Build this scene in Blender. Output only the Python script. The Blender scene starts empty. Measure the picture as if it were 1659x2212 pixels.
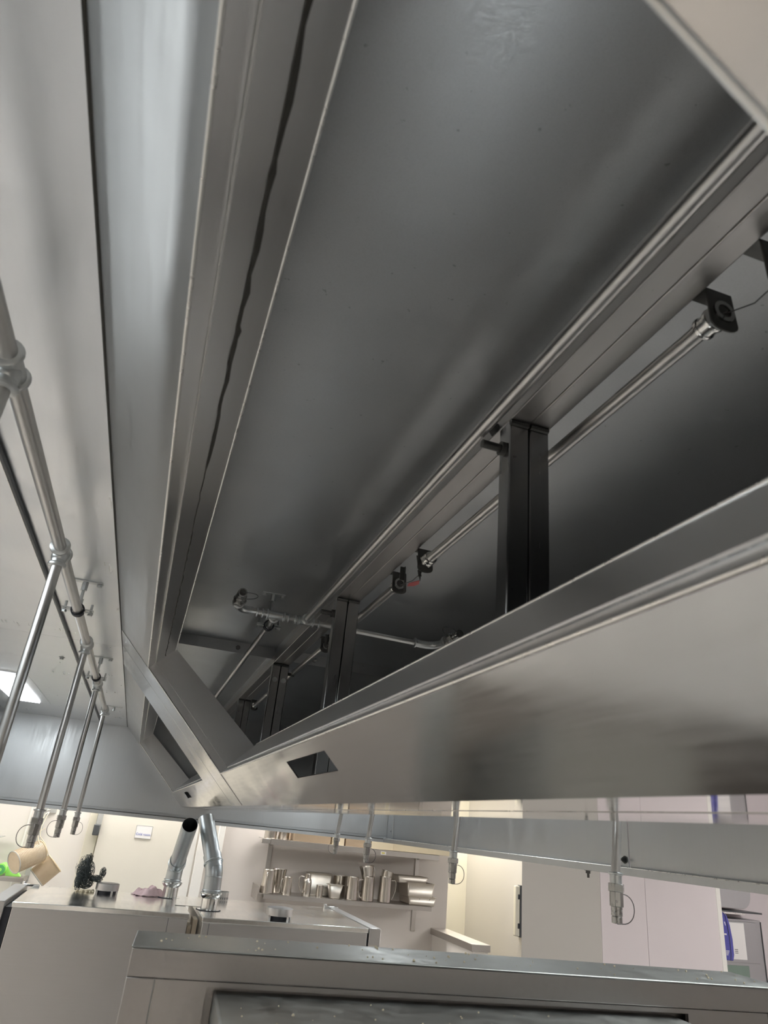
import bpy, bmesh, math, random
from mathutils import Vector, Matrix
random.seed(7)
PI = math.pi
SC = bpy.context.scene
COL = SC.collection
CZ = 2.10                       # height of the camera above the floor; all coordinates below are relative to the camera

# ------------------------------------------------------------------ camera
cam_data = bpy.data.cameras.new('camera')
cam = bpy.data.objects.new('camera', cam_data)
COL.objects.link(cam)
RIGHT = Vector((0.942849, -0.319569, 0.094397))
DOWN = Vector((0.217598, 0.375929, -0.900738))
FWD = Vector((0.252361, 0.869801, 0.423982))
M = Matrix((( RIGHT.x, -DOWN.x, -FWD.x, 0.0),
            ( RIGHT.y, -DOWN.y, -FWD.y, 0.0),
            ( RIGHT.z, -DOWN.z, -FWD.z, CZ),
            (0, 0, 0, 1)))
cam.matrix_world = M
cam_data.sensor_width = 36.0
cam_data.lens = 1480.03 * 36.0 / 2212.0
cam_data.clip_start = 0.02
cam_data.dof.use_dof = True
cam_data.dof.focus_distance = 3.6
cam_data.dof.aperture_fstop = 9.0
SC.camera = cam

# ------------------------------------------------------------------ world, light levels, exposure
world = bpy.data.worlds.new('world')
SC.world = world
world.use_nodes = True
world.node_tree.nodes['Background'].inputs['Color'].default_value = (0.8, 0.85, 0.9, 1)
world.node_tree.nodes['Background'].inputs['Strength'].default_value = 0.05
HOOD_LAMP = 15.0                # strength of the hood luminaires
ROOM_LAMP = 26.0                # strength of the ceiling panels in the room
VS = SC.view_settings
VS.view_transform = 'Standard'
VS.look = 'None'
VS.exposure = 0.30
VS.gamma = 1.0
VS.use_curve_mapping = False
try:
    SC.cycles.use_denoising = True
    SC.cycles.max_bounces = 10
    SC.cycles.diffuse_bounces = 5
    SC.cycles.glossy_bounces = 6
    SC.cycles.sample_clamp_indirect = 6.0
    SC.cycles.caustics_reflective = True
except Exception:
    pass

# ------------------------------------------------------------------ materials
def _base(name):
    m = bpy.data.materials.new(name)
    m.use_nodes = True
    nt = m.node_tree
    return m, nt, nt.nodes['Principled BSDF']

def mat_metal(name, col, rough, scale=(1, 1, 1), nscale=60.0, rvar=0.08, bump=0.02, cvar=0.06, smudge=0.0, metallic=1.0, spots=0.0, aniso=0.0):
    m, nt, b = _base(name)
    N, L = nt.nodes, nt.links
    tc = N.new('ShaderNodeTexCoord')
    mp = N.new('ShaderNodeMapping'); mp.inputs['Scale'].default_value = scale
    L.new(tc.outputs['Object'], mp.inputs['Vector'])
    n1 = N.new('ShaderNodeTexNoise'); n1.inputs['Scale'].default_value = nscale; n1.inputs['Detail'].default_value = 4
    L.new(mp.outputs['Vector'], n1.inputs['Vector'])
    n2 = N.new('ShaderNodeTexNoise'); n2.inputs['Scale'].default_value = 3.1; n2.inputs['Detail'].default_value = 5
    n2.inputs['Distortion'].default_value = 1.2
    L.new(tc.outputs['Object'], n2.inputs['Vector'])
    mr = N.new('ShaderNodeMapRange')
    mr.inputs['From Min'].default_value = 0.3; mr.inputs['From Max'].default_value = 0.7
    mr.inputs['To Min'].default_value = max(0.02, rough - rvar); mr.inputs['To Max'].default_value = rough + rvar
    L.new(n1.outputs['Fac'], mr.inputs['Value'])
    mr2 = N.new('ShaderNodeMapRange')
    mr2.inputs['From Min'].default_value = 0.35; mr2.inputs['From Max'].default_value = 0.7
    mr2.inputs['To Min'].default_value = 0.0; mr2.inputs['To Max'].default_value = smudge
    L.new(n2.outputs['Fac'], mr2.inputs['Value'])
    ad = N.new('ShaderNodeMath'); ad.operation = 'ADD'
    L.new(mr.outputs['Result'], ad.inputs[0]); L.new(mr2.outputs['Result'], ad.inputs[1])
    L.new(ad.outputs[0], b.inputs['Roughness'])
    mx = N.new('ShaderNodeMix'); mx.data_type = 'RGBA'
    mx.inputs['A'].default_value = tuple(c * (1 - cvar) for c in col) + (1,)
    mx.inputs['B'].default_value = tuple(min(1, c * (1 + cvar)) for c in col) + (1,)
    L.new(n1.outputs['Fac'], mx.inputs['Factor'])
    last = mx.outputs['Result']
    if spots > 0:
        n3 = N.new('ShaderNodeTexNoise'); n3.inputs['Scale'].default_value = 75; n3.inputs['Detail'].default_value = 2
        L.new(tc.outputs['Object'], n3.inputs['Vector'])
        r3 = N.new('ShaderNodeMapRange'); r3.inputs['From Min'].default_value = 0.73; r3.inputs['From Max'].default_value = 0.78
        r3.inputs['To Max'].default_value = spots
        L.new(n3.outputs['Fac'], r3.inputs['Value'])
        m3 = N.new('ShaderNodeMix'); m3.data_type = 'RGBA'
        m3.inputs['B'].default_value = (0.05, 0.045, 0.04, 1)
        L.new(last, m3.inputs['A']); L.new(r3.outputs['Result'], m3.inputs['Factor'])
        last = m3.outputs['Result']
    L.new(last, b.inputs['Base Color'])
    b.inputs['Metallic'].default_value = metallic
    if aniso:
        b.inputs['Anisotropic'].default_value = aniso
    if bump:
        bp = N.new('ShaderNodeBump'); bp.inputs['Strength'].default_value = bump; bp.inputs['Distance'].default_value = 0.002
        L.new(n1.outputs['Fac'], bp.inputs['Height']); L.new(bp.outputs['Normal'], b.inputs['Normal'])
    return m

def mat_plain(name, col, rough=0.5, var=0.05, nscale=8.0, bump=0.0, spec=0.5, trans=0.0, alpha=1.0, metallic=0.0):
    m, nt, b = _base(name)
    N, L = nt.nodes, nt.links
    tc = N.new('ShaderNodeTexCoord')
    n1 = N.new('ShaderNodeTexNoise'); n1.inputs['Scale'].default_value = nscale; n1.inputs['Detail'].default_value = 5
    L.new(tc.outputs['Object'], n1.inputs['Vector'])
    mx = N.new('ShaderNodeMix'); mx.data_type = 'RGBA'
    mx.inputs['A'].default_value = tuple(c * (1 - var) for c in col) + (1,)
    mx.inputs['B'].default_value = tuple(min(1, c * (1 + var)) for c in col) + (1,)
    L.new(n1.outputs['Fac'], mx.inputs['Factor']); L.new(mx.outputs['Result'], b.inputs['Base Color'])
    b.inputs['Roughness'].default_value = rough
    b.inputs['Specular IOR Level'].default_value = spec
    b.inputs['Metallic'].default_value = metallic
    b.inputs['Transmission Weight'].default_value = trans
    b.inputs['Alpha'].default_value = alpha
    if bump:
        bp = N.new('ShaderNodeBump'); bp.inputs['Strength'].default_value = bump; bp.inputs['Distance'].default_value = 0.003
        L.new(n1.outputs['Fac'], bp.inputs['Height']); L.new(bp.outputs['Normal'], b.inputs['Normal'])
    return m

def mat_emit(name, col, strength):
    m = bpy.data.materials.new(name); m.use_nodes = True
    nt = m.node_tree; nt.nodes.clear()
    o = nt.nodes.new('ShaderNodeOutputMaterial'); e = nt.nodes.new('ShaderNodeEmission')
    e.inputs['Color'].default_value = col + (1,); e.inputs['Strength'].default_value = strength
    nt.links.new(e.outputs[0], o.inputs[0])
    return m

def mat_tile(name, c1, c2, size):
    m, nt, b = _base(name)
    N, L = nt.nodes, nt.links
    tc = N.new('ShaderNodeTexCoord')
    br = N.new('ShaderNodeTexBrick'); br.offset = 0.0
    br.inputs['Color1'].default_value = c1 + (1,); br.inputs['Color2'].default_value = tuple(c * 0.93 for c in c1) + (1,)
    br.inputs['Mortar'].default_value = c2 + (1,); br.inputs['Scale'].default_value = 1.0
    br.inputs['Brick Width'].default_value = size; br.inputs['Row Height'].default_value = size; br.inputs['Mortar Size'].default_value = 0.006
    L.new(tc.outputs['Object'], br.inputs['Vector']); L.new(br.outputs['Color'], b.inputs['Base Color'])
    b.inputs['Roughness'].default_value = 0.45
    return m

MT = {}
MT['steel'] = mat_metal('brushed_steel', (0.60, 0.60, 0.60), 0.32, (1, 0.06, 1), 120, 0.05, 0.03, 0.05, 0.08, spots=0.0)
MT['bay'] = mat_metal('bay_steel', (0.82, 0.84, 0.86), 0.30, (1, 0.05, 1), 90, 0.05, 0.03, 0.04, 0.14)
MT['upper'] = mat_metal('upper_slope_steel', (0.50, 0.505, 0.50), 0.44, (1, 0.05, 1), 90, 0.04, 0.02, 0.03, 0.06)
MT['panel'] = mat_metal('plenum_steel', (0.62, 0.605, 0.59), 0.11, (1, 0.05, 1), 120, 0.03, 0.012, 0.04, 0.10)
MT['collar'] = mat_metal('collar_steel', (0.74, 0.735, 0.73), 0.30, (1, 0.04, 1), 160, 0.012, 0.0, 0.025, 0.0)
MT['mirror'] = mat_metal('polished_steel', (0.84, 0.82, 0.81), 0.05, (1, 0.05, 1), 80, 0.02, 0.01, 0.03, 0.03, spots=0.25)
MT['inner'] = mat_metal('dull_inner_steel', (0.50, 0.515, 0.525), 0.40, (1, 1, 1), 420, 0.10, 0.03, 0.16, 0.10, spots=0.35)
MT['end'] = mat_metal('end_steel', (0.54, 0.555, 0.565), 0.33, (1, 1, 0.05), 90, 0.05, 0.03, 0.04, 0.08)
MT['beam'] = mat_metal('beam_steel', (0.46, 0.45, 0.44), 0.36, (1, 0.05, 1), 150, 0.06, 0.03, 0.06, 0.06, spots=0.4)
MT['post'] = mat_metal('post_steel', (0.32, 0.32, 0.32), 0.24, (1, 1, 0.05), 110, 0.02, 0.0, 0.06, 0.03, spots=0.4)
MT['hem'] = mat_metal('bright_hem', (0.88, 0.87, 0.84), 0.30, (1, 1, 1), 50, 0.05, 0.0, 0.03)
MT['pipe'] = mat_metal('galvanised_pipe', (0.60, 0.595, 0.58), 0.34, (1, 0.1, 1), 40, 0.03, 0.0, 0.05)
MT['fit'] = mat_metal('galvanised_fitting', (0.60, 0.62, 0.62), 0.34, (1, 1, 1), 60, 0.03, 0.0, 0.06)
MT['chrome'] = mat_metal('chrome', (0.80, 0.80, 0.78), 0.12, (1, 1, 1), 60, 0.03, 0.0, 0.03)
MT['nozzle'] = mat_metal('nozzle_metal', (0.38, 0.38, 0.37), 0.25, (1, 1, 1), 60, 0.05, 0.02, 0.08)
MT['dark'] = mat_metal('dark_bracket', (0.10, 0.10, 0.095), 0.38, (1, 1, 1), 90, 0.06, 0.04, 0.2, metallic=0.7)
MT['black'] = mat_plain('black_rubber', (0.02, 0.022, 0.03), 0.55)
MT['wire'] = mat_plain('dark_wire', (0.09, 0.09, 0.09), 0.4, metallic=0.6)
MT['grime'] = mat_plain('dark_sealant', (0.05, 0.047, 0.04), 0.75, 0.3, 60)
MT['red'] = mat_plain('red_tag', (0.46, 0.10, 0.10), 0.5)
MT['duct'] = mat_metal('galvanised_flue', (0.50, 0.53, 0.54), 0.36, (1, 1, 1), 40, 0.08, 0.04, 0.08)
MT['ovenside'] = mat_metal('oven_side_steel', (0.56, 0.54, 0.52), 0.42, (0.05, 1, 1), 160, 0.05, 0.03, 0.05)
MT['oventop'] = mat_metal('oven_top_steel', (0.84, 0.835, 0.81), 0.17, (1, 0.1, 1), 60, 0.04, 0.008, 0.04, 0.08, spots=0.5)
MT['pot'] = mat_metal('pot_steel', (0.62, 0.58, 0.53), 0.24, (1, 1, 0.05), 60, 0.015, 0.0, 0.03)
MT['potlight'] = mat_metal('pan_steel', (0.72, 0.68, 0.62), 0.36, (1, 1, 1), 60, 0.04, 0.0, 0.05)
MT['shelf'] = mat_metal('shelf_steel', (0.52, 0.49, 0.46), 0.38, (0.05, 1, 1), 120, 0.05, 0.02, 0.05)
MT['fg'] = mat_metal('range_steel', (0.37, 0.35, 0.335), 0.40, (1, 1, 1), 90, 0.08, 0.05, 0.10, 0.10)
MT['fgtop'] = mat_metal('dusty_steel', (0.50, 0.51, 0.49), 0.42, (1, 1, 1), 26, 0.10, 0.12, 0.22, 0.10)
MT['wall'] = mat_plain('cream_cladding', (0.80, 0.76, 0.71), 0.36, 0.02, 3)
MT['wallshelf'] = mat_plain('shaded_cladding', (0.72, 0.67, 0.63), 0.40, 0.02, 3)  # same cladding as the back wall, its colour darkened for the shade there
MT['wallpink'] = mat_plain('pinkish_cladding', (0.74, 0.68, 0.70), 0.36, 0.02, 3)
MT['wallcream'] = mat_plain('yellowed_cladding', (0.74, 0.70, 0.58), 0.40, 0.02, 3)
MT['wallgrey'] = mat_plain('grey_cladding', (0.54, 0.52, 0.49), 0.40, 0.02, 3)
MT['white'] = mat_plain('white_trim', (0.86, 0.84, 0.80), 0.4, 0.02)
MT['door'] = mat_plain('door_laminate', (0.78, 0.74, 0.65), 0.36, 0.03, 4)
MT['ceil'] = mat_plain('ceiling_paint', (0.82, 0.82, 0.80), 0.7, 0.02)
MT['floor'] = mat_tile('floor_tile', (0.46, 0.455, 0.45), (0.30, 0.28, 0.26), 0.3)
MT['paper'] = mat_plain('paper', (0.86, 0.84, 0.83), 0.6, 0.01)
MT['ink'] = mat_plain('blue_ink', (0.12, 0.16, 0.50), 0.6, 0.02)
MT['greyink'] = mat_plain('grey_ink', (0.16, 0.16, 0.17), 0.6, 0.02)
MT['plastic_grey'] = mat_plain('grey_plastic', (0.42, 0.42, 0.40), 0.4)
MT['plastic_dark'] = mat_plain('dark_plastic', (0.07, 0.075, 0.08), 0.4)
MT['boxgrey'] = mat_plain('pale_grey_plastic', (0.66, 0.63, 0.54), 0.4)
MT['blue'] = mat_plain('blue_plastic', (0.085, 0.085, 0.36), 0.3, 0.05)
MT['lightblue'] = mat_plain('light_blue_plastic', (0.10, 0.30, 0.62), 0.3)
MT['cloth'] = mat_plain('pink_cloth', (0.84, 0.62, 0.64), 0.9, 0.15, 30, 0.3)
MT['straw'] = mat_plain('amber_plastic', (0.72, 0.58, 0.38), 0.3, 0.05, 8)
MT['string'] = mat_plain('pale_string', (0.78, 0.70, 0.55), 0.7)
MT['green'] = mat_plain('green_film', (0.36, 0.82, 0.16), 0.3, 0.1, 10)
MT['greend'] = mat_plain('green_core', (0.10, 0.42, 0.13), 0.4)
MT['scrub'] = mat_plain('dark_scourer', (0.07, 0.085, 0.085), 0.55, 0.3, 60)
MT['crumb'] = mat_plain('pale_crumbs', (0.70, 0.62, 0.46), 0.8, 0.2, 40)
MT['tan'] = mat_plain('tan_strip', (0.55, 0.47, 0.36), 0.6, 0.1, 10)
MT['brownbox'] = mat_plain('brown_board', (0.42, 0.32, 0.22), 0.6, 0.08, 10)
MT['creambox'] = mat_plain('cream_board', (0.84, 0.74, 0.54), 0.6, 0.06, 10)
MT['yellow'] = mat_plain('yellow_sticker', (0.72, 0.62, 0.16), 0.5)
MT['greenglass'] = mat_plain('grey_green_panel', (0.20, 0.27, 0.23), 0.3)
MT['lamp'] = mat_emit('hood_lamp_glow', (0.93, 0.98, 1.0), HOOD_LAMP)
MT['panel_lamp'] = mat_emit('room_lamp_glow', (1.0, 0.97, 0.925), ROOM_LAMP)

# ------------------------------------------------------------------ mesh helpers
class MB:
    def __init__(s):
        s.v = []; s.f = []
    def add(s, vs, fs):
        o = len(s.v)
        s.v += [tuple(p) for p in vs]
        s.f += [tuple(i + o for i in f) for f in fs]
        return s
    def box(s, x0, x1, y0, y1, z0, z1):
        return s.add([(x0, y0, z0), (x1, y0, z0), (x1, y1, z0), (x0, y1, z0), (x0, y0, z1), (x1, y0, z1), (x1, y1, z1), (x0, y1, z1)],
                     [(3, 2, 1, 0), (4, 5, 6, 7), (0, 1, 5, 4), (1, 2, 6, 5), (2, 3, 7, 6), (3, 0, 4, 7)])
    def prism(s, poly, off):
        off = Vector(off); n = len(poly); a = [Vector(p) for p in poly]; b = [p + off for p in a]
        fs = [tuple(range(n - 1, -1, -1)), tuple(range(n, 2 * n))]
        fs += [(i, (i + 1) % n, n + (i + 1) % n, n + i) for i in range(n)]
        return s.add(a + b, fs)
    def cyl(s, p0, p1, r0, r1=None, n=20, rot=0.0):
        r1 = r0 if r1 is None else r1
        p0 = Vector(p0); p1 = Vector(p1); d = (p1 - p0).normalized()
        u = d.orthogonal().normalized(); w = d.cross(u)
        vs = []
        for p, r in ((p0, r0), (p1, r1)):
            for i in range(n):
                a = 2 * PI * i / n + rot
                vs.append(p + (u * math.cos(a) + w * math.sin(a)) * r)
        fs = [(i, (i + 1) % n, n + (i + 1) % n, n + i) for i in range(n)]
        fs += [tuple(range(n - 1, -1, -1)), tuple(range(n, 2 * n))]
        return s.add(vs, fs)
    def lathe(s, prof, base=(0, 0, 0), axis=(0, 0, 1), n=28, close=False):
        base = Vector(base); d = Vector(axis).normalized()
        u = Vector((1, 0, 0)) if abs(d.x) < 0.9 else Vector((0, 1, 0))
        u = (u - d * u.dot(d)).normalized(); w = d.cross(u)
        vs = []; fs = []
        for r, h in prof:
            for i in range(n):
                a = 2 * PI * i / n
                vs.append(base + d * h + (u * math.cos(a) + w * math.sin(a)) * r)
        k = len(prof)
        for j in range(k - 1):
            for i in range(n):
                fs.append((j * n + i, j * n + (i + 1) % n, (j + 1) * n + (i + 1) % n, (j + 1) * n + i))
        if not close:
            fs.append(tuple(range(n - 1, -1, -1))); fs.append(tuple((k - 1) * n + i for i in range(n)))
        return s.add(vs, fs)
    def tube(s, pts, r, n=10, closed=False):
        pts = [Vector(p) for p in pts]; m = len(pts)
        rs = r if isinstance(r, (list, tuple)) else [r] * m
        tang = []
        for i in range(m):
            a = pts[i - 1] if (i > 0 or closed) else pts[i]
            b = pts[(i + 1) % m] if (i < m - 1 or closed) else pts[i]
            tang.append((b - a).normalized())
        u = tang[0].orthogonal().normalized(); vs = []; fs = []
        for i in range(m):
            u = (u - tang[i] * u.dot(tang[i]))
            u = u.normalized() if u.length > 1e-6 else tang[i].orthogonal().normalized()
            w = tang[i].cross(u)
            for k in range(n):
                a = 2 * PI * k / n
                vs.append(pts[i] + (u * math.cos(a) + w * math.sin(a)) * rs[i])
        lim = m if closed else m - 1
        for i in range(lim):
            j = (i + 1) % m
            for k in range(n):
                fs.append((i * n + k, i * n + (k + 1) % n, j * n + (k + 1) % n, j * n + k))
        if not closed:
            fs.append(tuple(range(n - 1, -1, -1))); fs.append(tuple((m - 1) * n + k for k in range(n)))
        return s.add(vs, fs)
    def ball(s, c, r, n=12, m=8):
        prof = [(max(1e-4, math.sin(PI * j / m)) * r, -math.cos(PI * j / m) * r) for j in range(m + 1)]
        return s.lathe(prof, c, (0, 0, 1), n)

ORG = {}
def link(o, parent=None):
    COL.objects.link(o)
    if parent is not None:
        o.parent = parent
    return o

def tag(o, label=None, cat=None, group=None, kind=None):
    if label: o['label'] = label
    if cat: o['category'] = cat
    if group: o['group'] = group
    if kind: o['kind'] = kind
    return o

def thing(name, label, cat, loc, group=None, rotz=0.0):
    o = bpy.data.objects.new(name, None)
    o.empty_display_size = 0.05
    o.location = (loc[0], loc[1], loc[2] + CZ)
    o.rotation_euler = (0, 0, rotz)
    link(o)
    ORG[o.name] = Vector(loc)
    return tag(o, label, cat, group)

def build(name, mb, mat, parent=None, bevel=0.0, loc=None, angle=35, label=None, seg=2):
    """mesh given in camera-relative coordinates; a child keeps its thing's origin, a top-level mesh stands on loc"""
    org = ORG[parent.name] if parent is not None else Vector(loc if loc is not None else (0, 0, -CZ))
    me = bpy.data.meshes.new(name)
    me.from_pydata([(p[0] - org.x, p[1] - org.y, p[2] - org.z) for p in mb.v], [], mb.f)
    bm = bmesh.new(); bm.from_mesh(me)
    bmesh.ops.recalc_face_normals(bm, faces=bm.faces)
    bm.to_mesh(me); bm.free()
    me.materials.append(MT[mat] if isinstance(mat, str) else mat)
    me.shade_smooth()
    me.set_sharp_from_angle(angle=math.radians(angle))
    o = bpy.data.objects.new(name, me)
    if parent is None:
        o.location = (org.x, org.y, org.z + CZ)
    link(o, parent)
    ORG[o.name] = org
    if bevel:
        md = o.modifiers.new('bevel', 'BEVEL'); md.width = bevel; md.segments = seg; md.limit_method = 'ANGLE'; md.angle_limit = math.radians(40)
    if label: o['label'] = label
    return o

def struct(name, mb, mat, bevel=0.0):
    return tag(build(name, mb, mat, None, bevel), kind='structure')

def kids(o):
    return [c for c in bpy.data.objects if c.parent == o]

def dup(o, parent=None):
    c = o.copy(); link(c, parent)
    ORG[c.name] = ORG[o.name]
    for ch in kids(o):
        dup(ch, c)
    return c

def text_part(name, body, mat, parent, size, origin, xdir, zdir, depth=0.0006, label=None):
    cu = bpy.data.curves.new(name, 'FONT')
    cu.body = body; cu.size = size; cu.extrude = depth; cu.align_x = 'CENTER'; cu.align_y = 'CENTER'
    t = bpy.data.objects.new(name + '_tmp', cu)
    me = bpy.data.meshes.new_from_object(t)
    bpy.data.objects.remove(t); bpy.data.curves.remove(cu)
    xd = Vector(xdir).normalized(); zd = Vector(zdir).normalized(); nd = xd.cross(zd)
    org = ORG[parent.name]
    for v in me.vertices:
        p = Vector(origin) + xd * v.co.x + zd * v.co.y + nd * v.co.z
        v.co = p - org
    me.materials.clear(); me.materials.append(MT[mat])
    me.name = name
    o = bpy.data.objects.new(name, me); link(o, parent); ORG[o.name] = org
    return o

# ================================================================== THE ROOM
FL = -CZ
RC = 0.92                     # room ceiling
struct('floor', MB().box(-4.2, 9.2, -4.2, 9.2, FL - 0.1, FL), 'floor')
struct('ceiling', MB().box(-4.2, 9.2, -4.2, 9.2, RC, RC + 0.1), 'ceil')
struct('wall_left', MB().box(-4.2, -4.0, -4.2, 9.2, FL, RC), 'wall')
struct('wall_right', MB().box(9.0, 9.2, -4.2, 9.2, FL, RC), 'wallpink')
struct('wall_front', MB().box(-4.0, 9.0, -4.2, -4.0, FL, RC), 'wall')
struct('wall_back', MB().box(-4.0, 0.83, 6.9, 7.05, FL, RC), 'wall')
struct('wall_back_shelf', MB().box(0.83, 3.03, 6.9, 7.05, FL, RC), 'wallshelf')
rec = MB().box(2.93, 3.03, 7.05, 8.3, FL, RC).box(2.93, 4.25, 8.2, 8.3, FL, RC).box(4.262, 6.25, 8.2, 8.3, FL, RC).box(4.25, 4.262, 8.21, 8.3, FL, RC)
struct('wall_back_recess', rec, 'wallcream')
struct('wall_block_grey', MB().box(3.83, 4.735, 6.9, 8.2, FL, RC), 'wallgrey', 0.003)
blk = MB().box(4.735, 5.277, 6.895, 8.2, FL, RC).box(5.283, 6.19, 6.895, 8.2, FL, RC).box(5.277, 5.283, 6.9, 8.2, FL, RC)
struct('wall_block_pink', blk, 'wallpink', 0.002)
struct('trim_block_corner', MB().box(6.19, 6.25, 6.893, 8.2, FL, RC), 'white', 0.004)
wbr = MB().box(6.25, 9.0, 8.4, 8.5, FL, -0.492).box(6.25, 9.0, 8.4, 8.5, -0.486, RC).box(6.25, 9.0, 8.405, 8.5, -0.492, -0.486)
struct('wall_back_right', wbr, 'wallpink')

# cold room door, its frame and the neighbouring cladding strips
d = struct('door_1', MB().box(-0.222, 0.462, 6.862, 6.9, FL + 0.01, 0.06), 'door', 0.004)
build('door_track_bracket', MB().box(-0.263, -0.218, 6.83, 6.862, -0.152, 0.03), 'plastic_grey', d, 0.003)
build('door_handle', MB().box(-0.272, -0.222, 6.80, 6.862, -0.236, -0.152), 'plastic_dark', d, 0.006)
struct('trim_1', MB().box(-0.325, -0.228, 6.88, 6.9, FL, 0.1), 'wallcream', 0.003)
struct('trim_2', MB().box(0.470, 0.600, 6.885, 6.9, FL, 0.1), 'white', 0.003)
struct('trim_3', MB().box(0.615, 0.70, 6.87, 6.9, FL, 0.1), 'white', 0.003)
struct('trim_4', MB().box(0.775, 0.83, 6.86, 6.9, FL, 0.1), 'white', 0.006)
struct('trim_5', MB().box(-0.80, -0.785, 6.893, 6.9, FL, 0.1), 'white', 0.002)

# half-height partition with a steel cap, running out from the end of the shelf wall
hw = MB().box(2.895, 3.03, 6.02, 6.9, FL, -0.795)
struct('wall_half', hw, 'wall')
struct('trim_half_wall_cap', MB().box(2.875, 3.045, 6.0, 6.9, -0.795, -0.744), 'shelf', 0.003)

# ------------------------------------------------------------------ lights of the room
def room_light(x, y, sx, sy, label):
    t = thing('ceiling_light', label, 'light', (x, y, RC - 0.03), 'flat panel lights on the room ceiling')
    fr = MB()
    for a in ((x - sx, x + sx, y - sy, y - sy + .02), (x - sx, x + sx, y + sy - .02, y + sy), (x - sx, x - sx + .02, y - sy + .02, y + sy - .02), (x + sx - .02, x + sx, y - sy + .02, y + sy - .02)):
        fr.box(a[0], a[1], a[2], a[3], RC - 0.03, RC)
    build('frame', fr, 'white', t)
    build('diffuser', MB().box(x - sx + .02, x + sx - .02, y - sy + .02, y + sy - .02, RC - 0.02, RC - 0.008), 'panel_lamp', t)
for a in ((-0.1, 6.58, .6, .15, 'long ceiling light between the hood end and the cold room door'),
          (1.9, 6.58, .6, .15, 'long ceiling light above the jug shelves'),
          (3.45, 7.5, .2, .5, 'ceiling light in the recess beside the jug shelves'),
          (5.6, 3.6, .6, .3, 'ceiling light in front of the pink panelled block'),
          (4.6, 2.2, .6, .3, 'ceiling light to the right of the hood'),
          (7.6, 6.2, .3, .3, 'ceiling light near the blue dispenser'),
          (-2.6, 5.2, .6, .3, 'ceiling light left of the hood, by the far wall'),
          (-2.6, 1.6, .6, .3, 'ceiling light left of the hood, level with the range'),
          (0.5, -2.8, .6, .3, 'ceiling light behind the near end of the hood')):
    room_light(*a)

# ================================================================== THE EXTRACTION HOOD
K = 0.4173                     # left filter face: x + z = K
XC = 0.4904                    # centre line of the plenum
ZB, ZTO, ZPB = 0.4756, 0.1429, 0.0452
Y0, YE = -1.25, 6.24           # near and far end of the hood
ZBAY, ZPL = 0.60, 0.78         # underside of the side bays, underside of the plenum roof
XL, XR = -1.10, 2.15
ZB0 = -0.0615                  # bottom edge of the hood skirt
hood = thing('extraction_hood', 'large stainless steel extraction hood with a V-shaped plenum, filters taken out', 'extractor hood', (XC, 2.5, ZPL + 0.02))
S2 = math.sqrt(0.5)

def slope_cells(ys, zs, keep, t=0.003, lift=0.0):
    """plates on the left filter face for the kept cells of a grid, t thick towards the inside"""
    mb = MB()
    for i in range(len(ys) - 1):
        for j in range(len(zs) - 1):
            if keep(i, j):
                za, zb = zs[j], zs[j + 1]
                p = [(K - za - lift * S2, ys[i], za - lift * S2), (K - za - lift * S2, ys[i + 1], za - lift * S2),
                     (K - zb - lift * S2, ys[i + 1], zb - lift * S2), (K - zb - lift * S2, ys[i], zb - lift * S2)]
                mb.prism(p, (t * S2, 0, t * S2))
    return mb

OP = ((0.121, 2.7045), (3.406, 6.06))        # the two long filter openings
HOLES = ((1.233, 1.572), (4.63, 4.95))       # small holes in the lower strip
zs = [ZPB, 0.0925, 0.1225, ZTO, ZB, ZPL]
ys = [Y0, OP[0][0], HOLES[0][0], HOLES[0][1], OP[0][1], OP[1][0], HOLES[1][0], HOLES[1][1], OP[1][1], YE]
def keep(i, j):
    if j == 3 and i in (1, 2, 3, 5, 6, 7): return False
    if j == 1 and i in (2, 6): return False
    return True
build('plenum_panel', slope_cells(ys, zs, lambda i, j: j < 4 and keep(i, j)), 'panel', hood)
build('plenum_panel', slope_cells(ys, zs, lambda i, j: j == 4), 'upper', hood)
# cover strips over the joint between the two hood modules
build('joint_strip', slope_cells([OP[0][1], 2.97], [ZPB + .001, ZBAY - .002], lambda i, j: True, 0.002, 0.002), 'panel', hood, 0.0008)
build('joint_strip', slope_cells([2.976, OP[1][0]], [ZPB + .001, ZBAY - .002], lambda i, j: True, 0.002, 0.0023), 'panel', hood, 0.0008)

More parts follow.
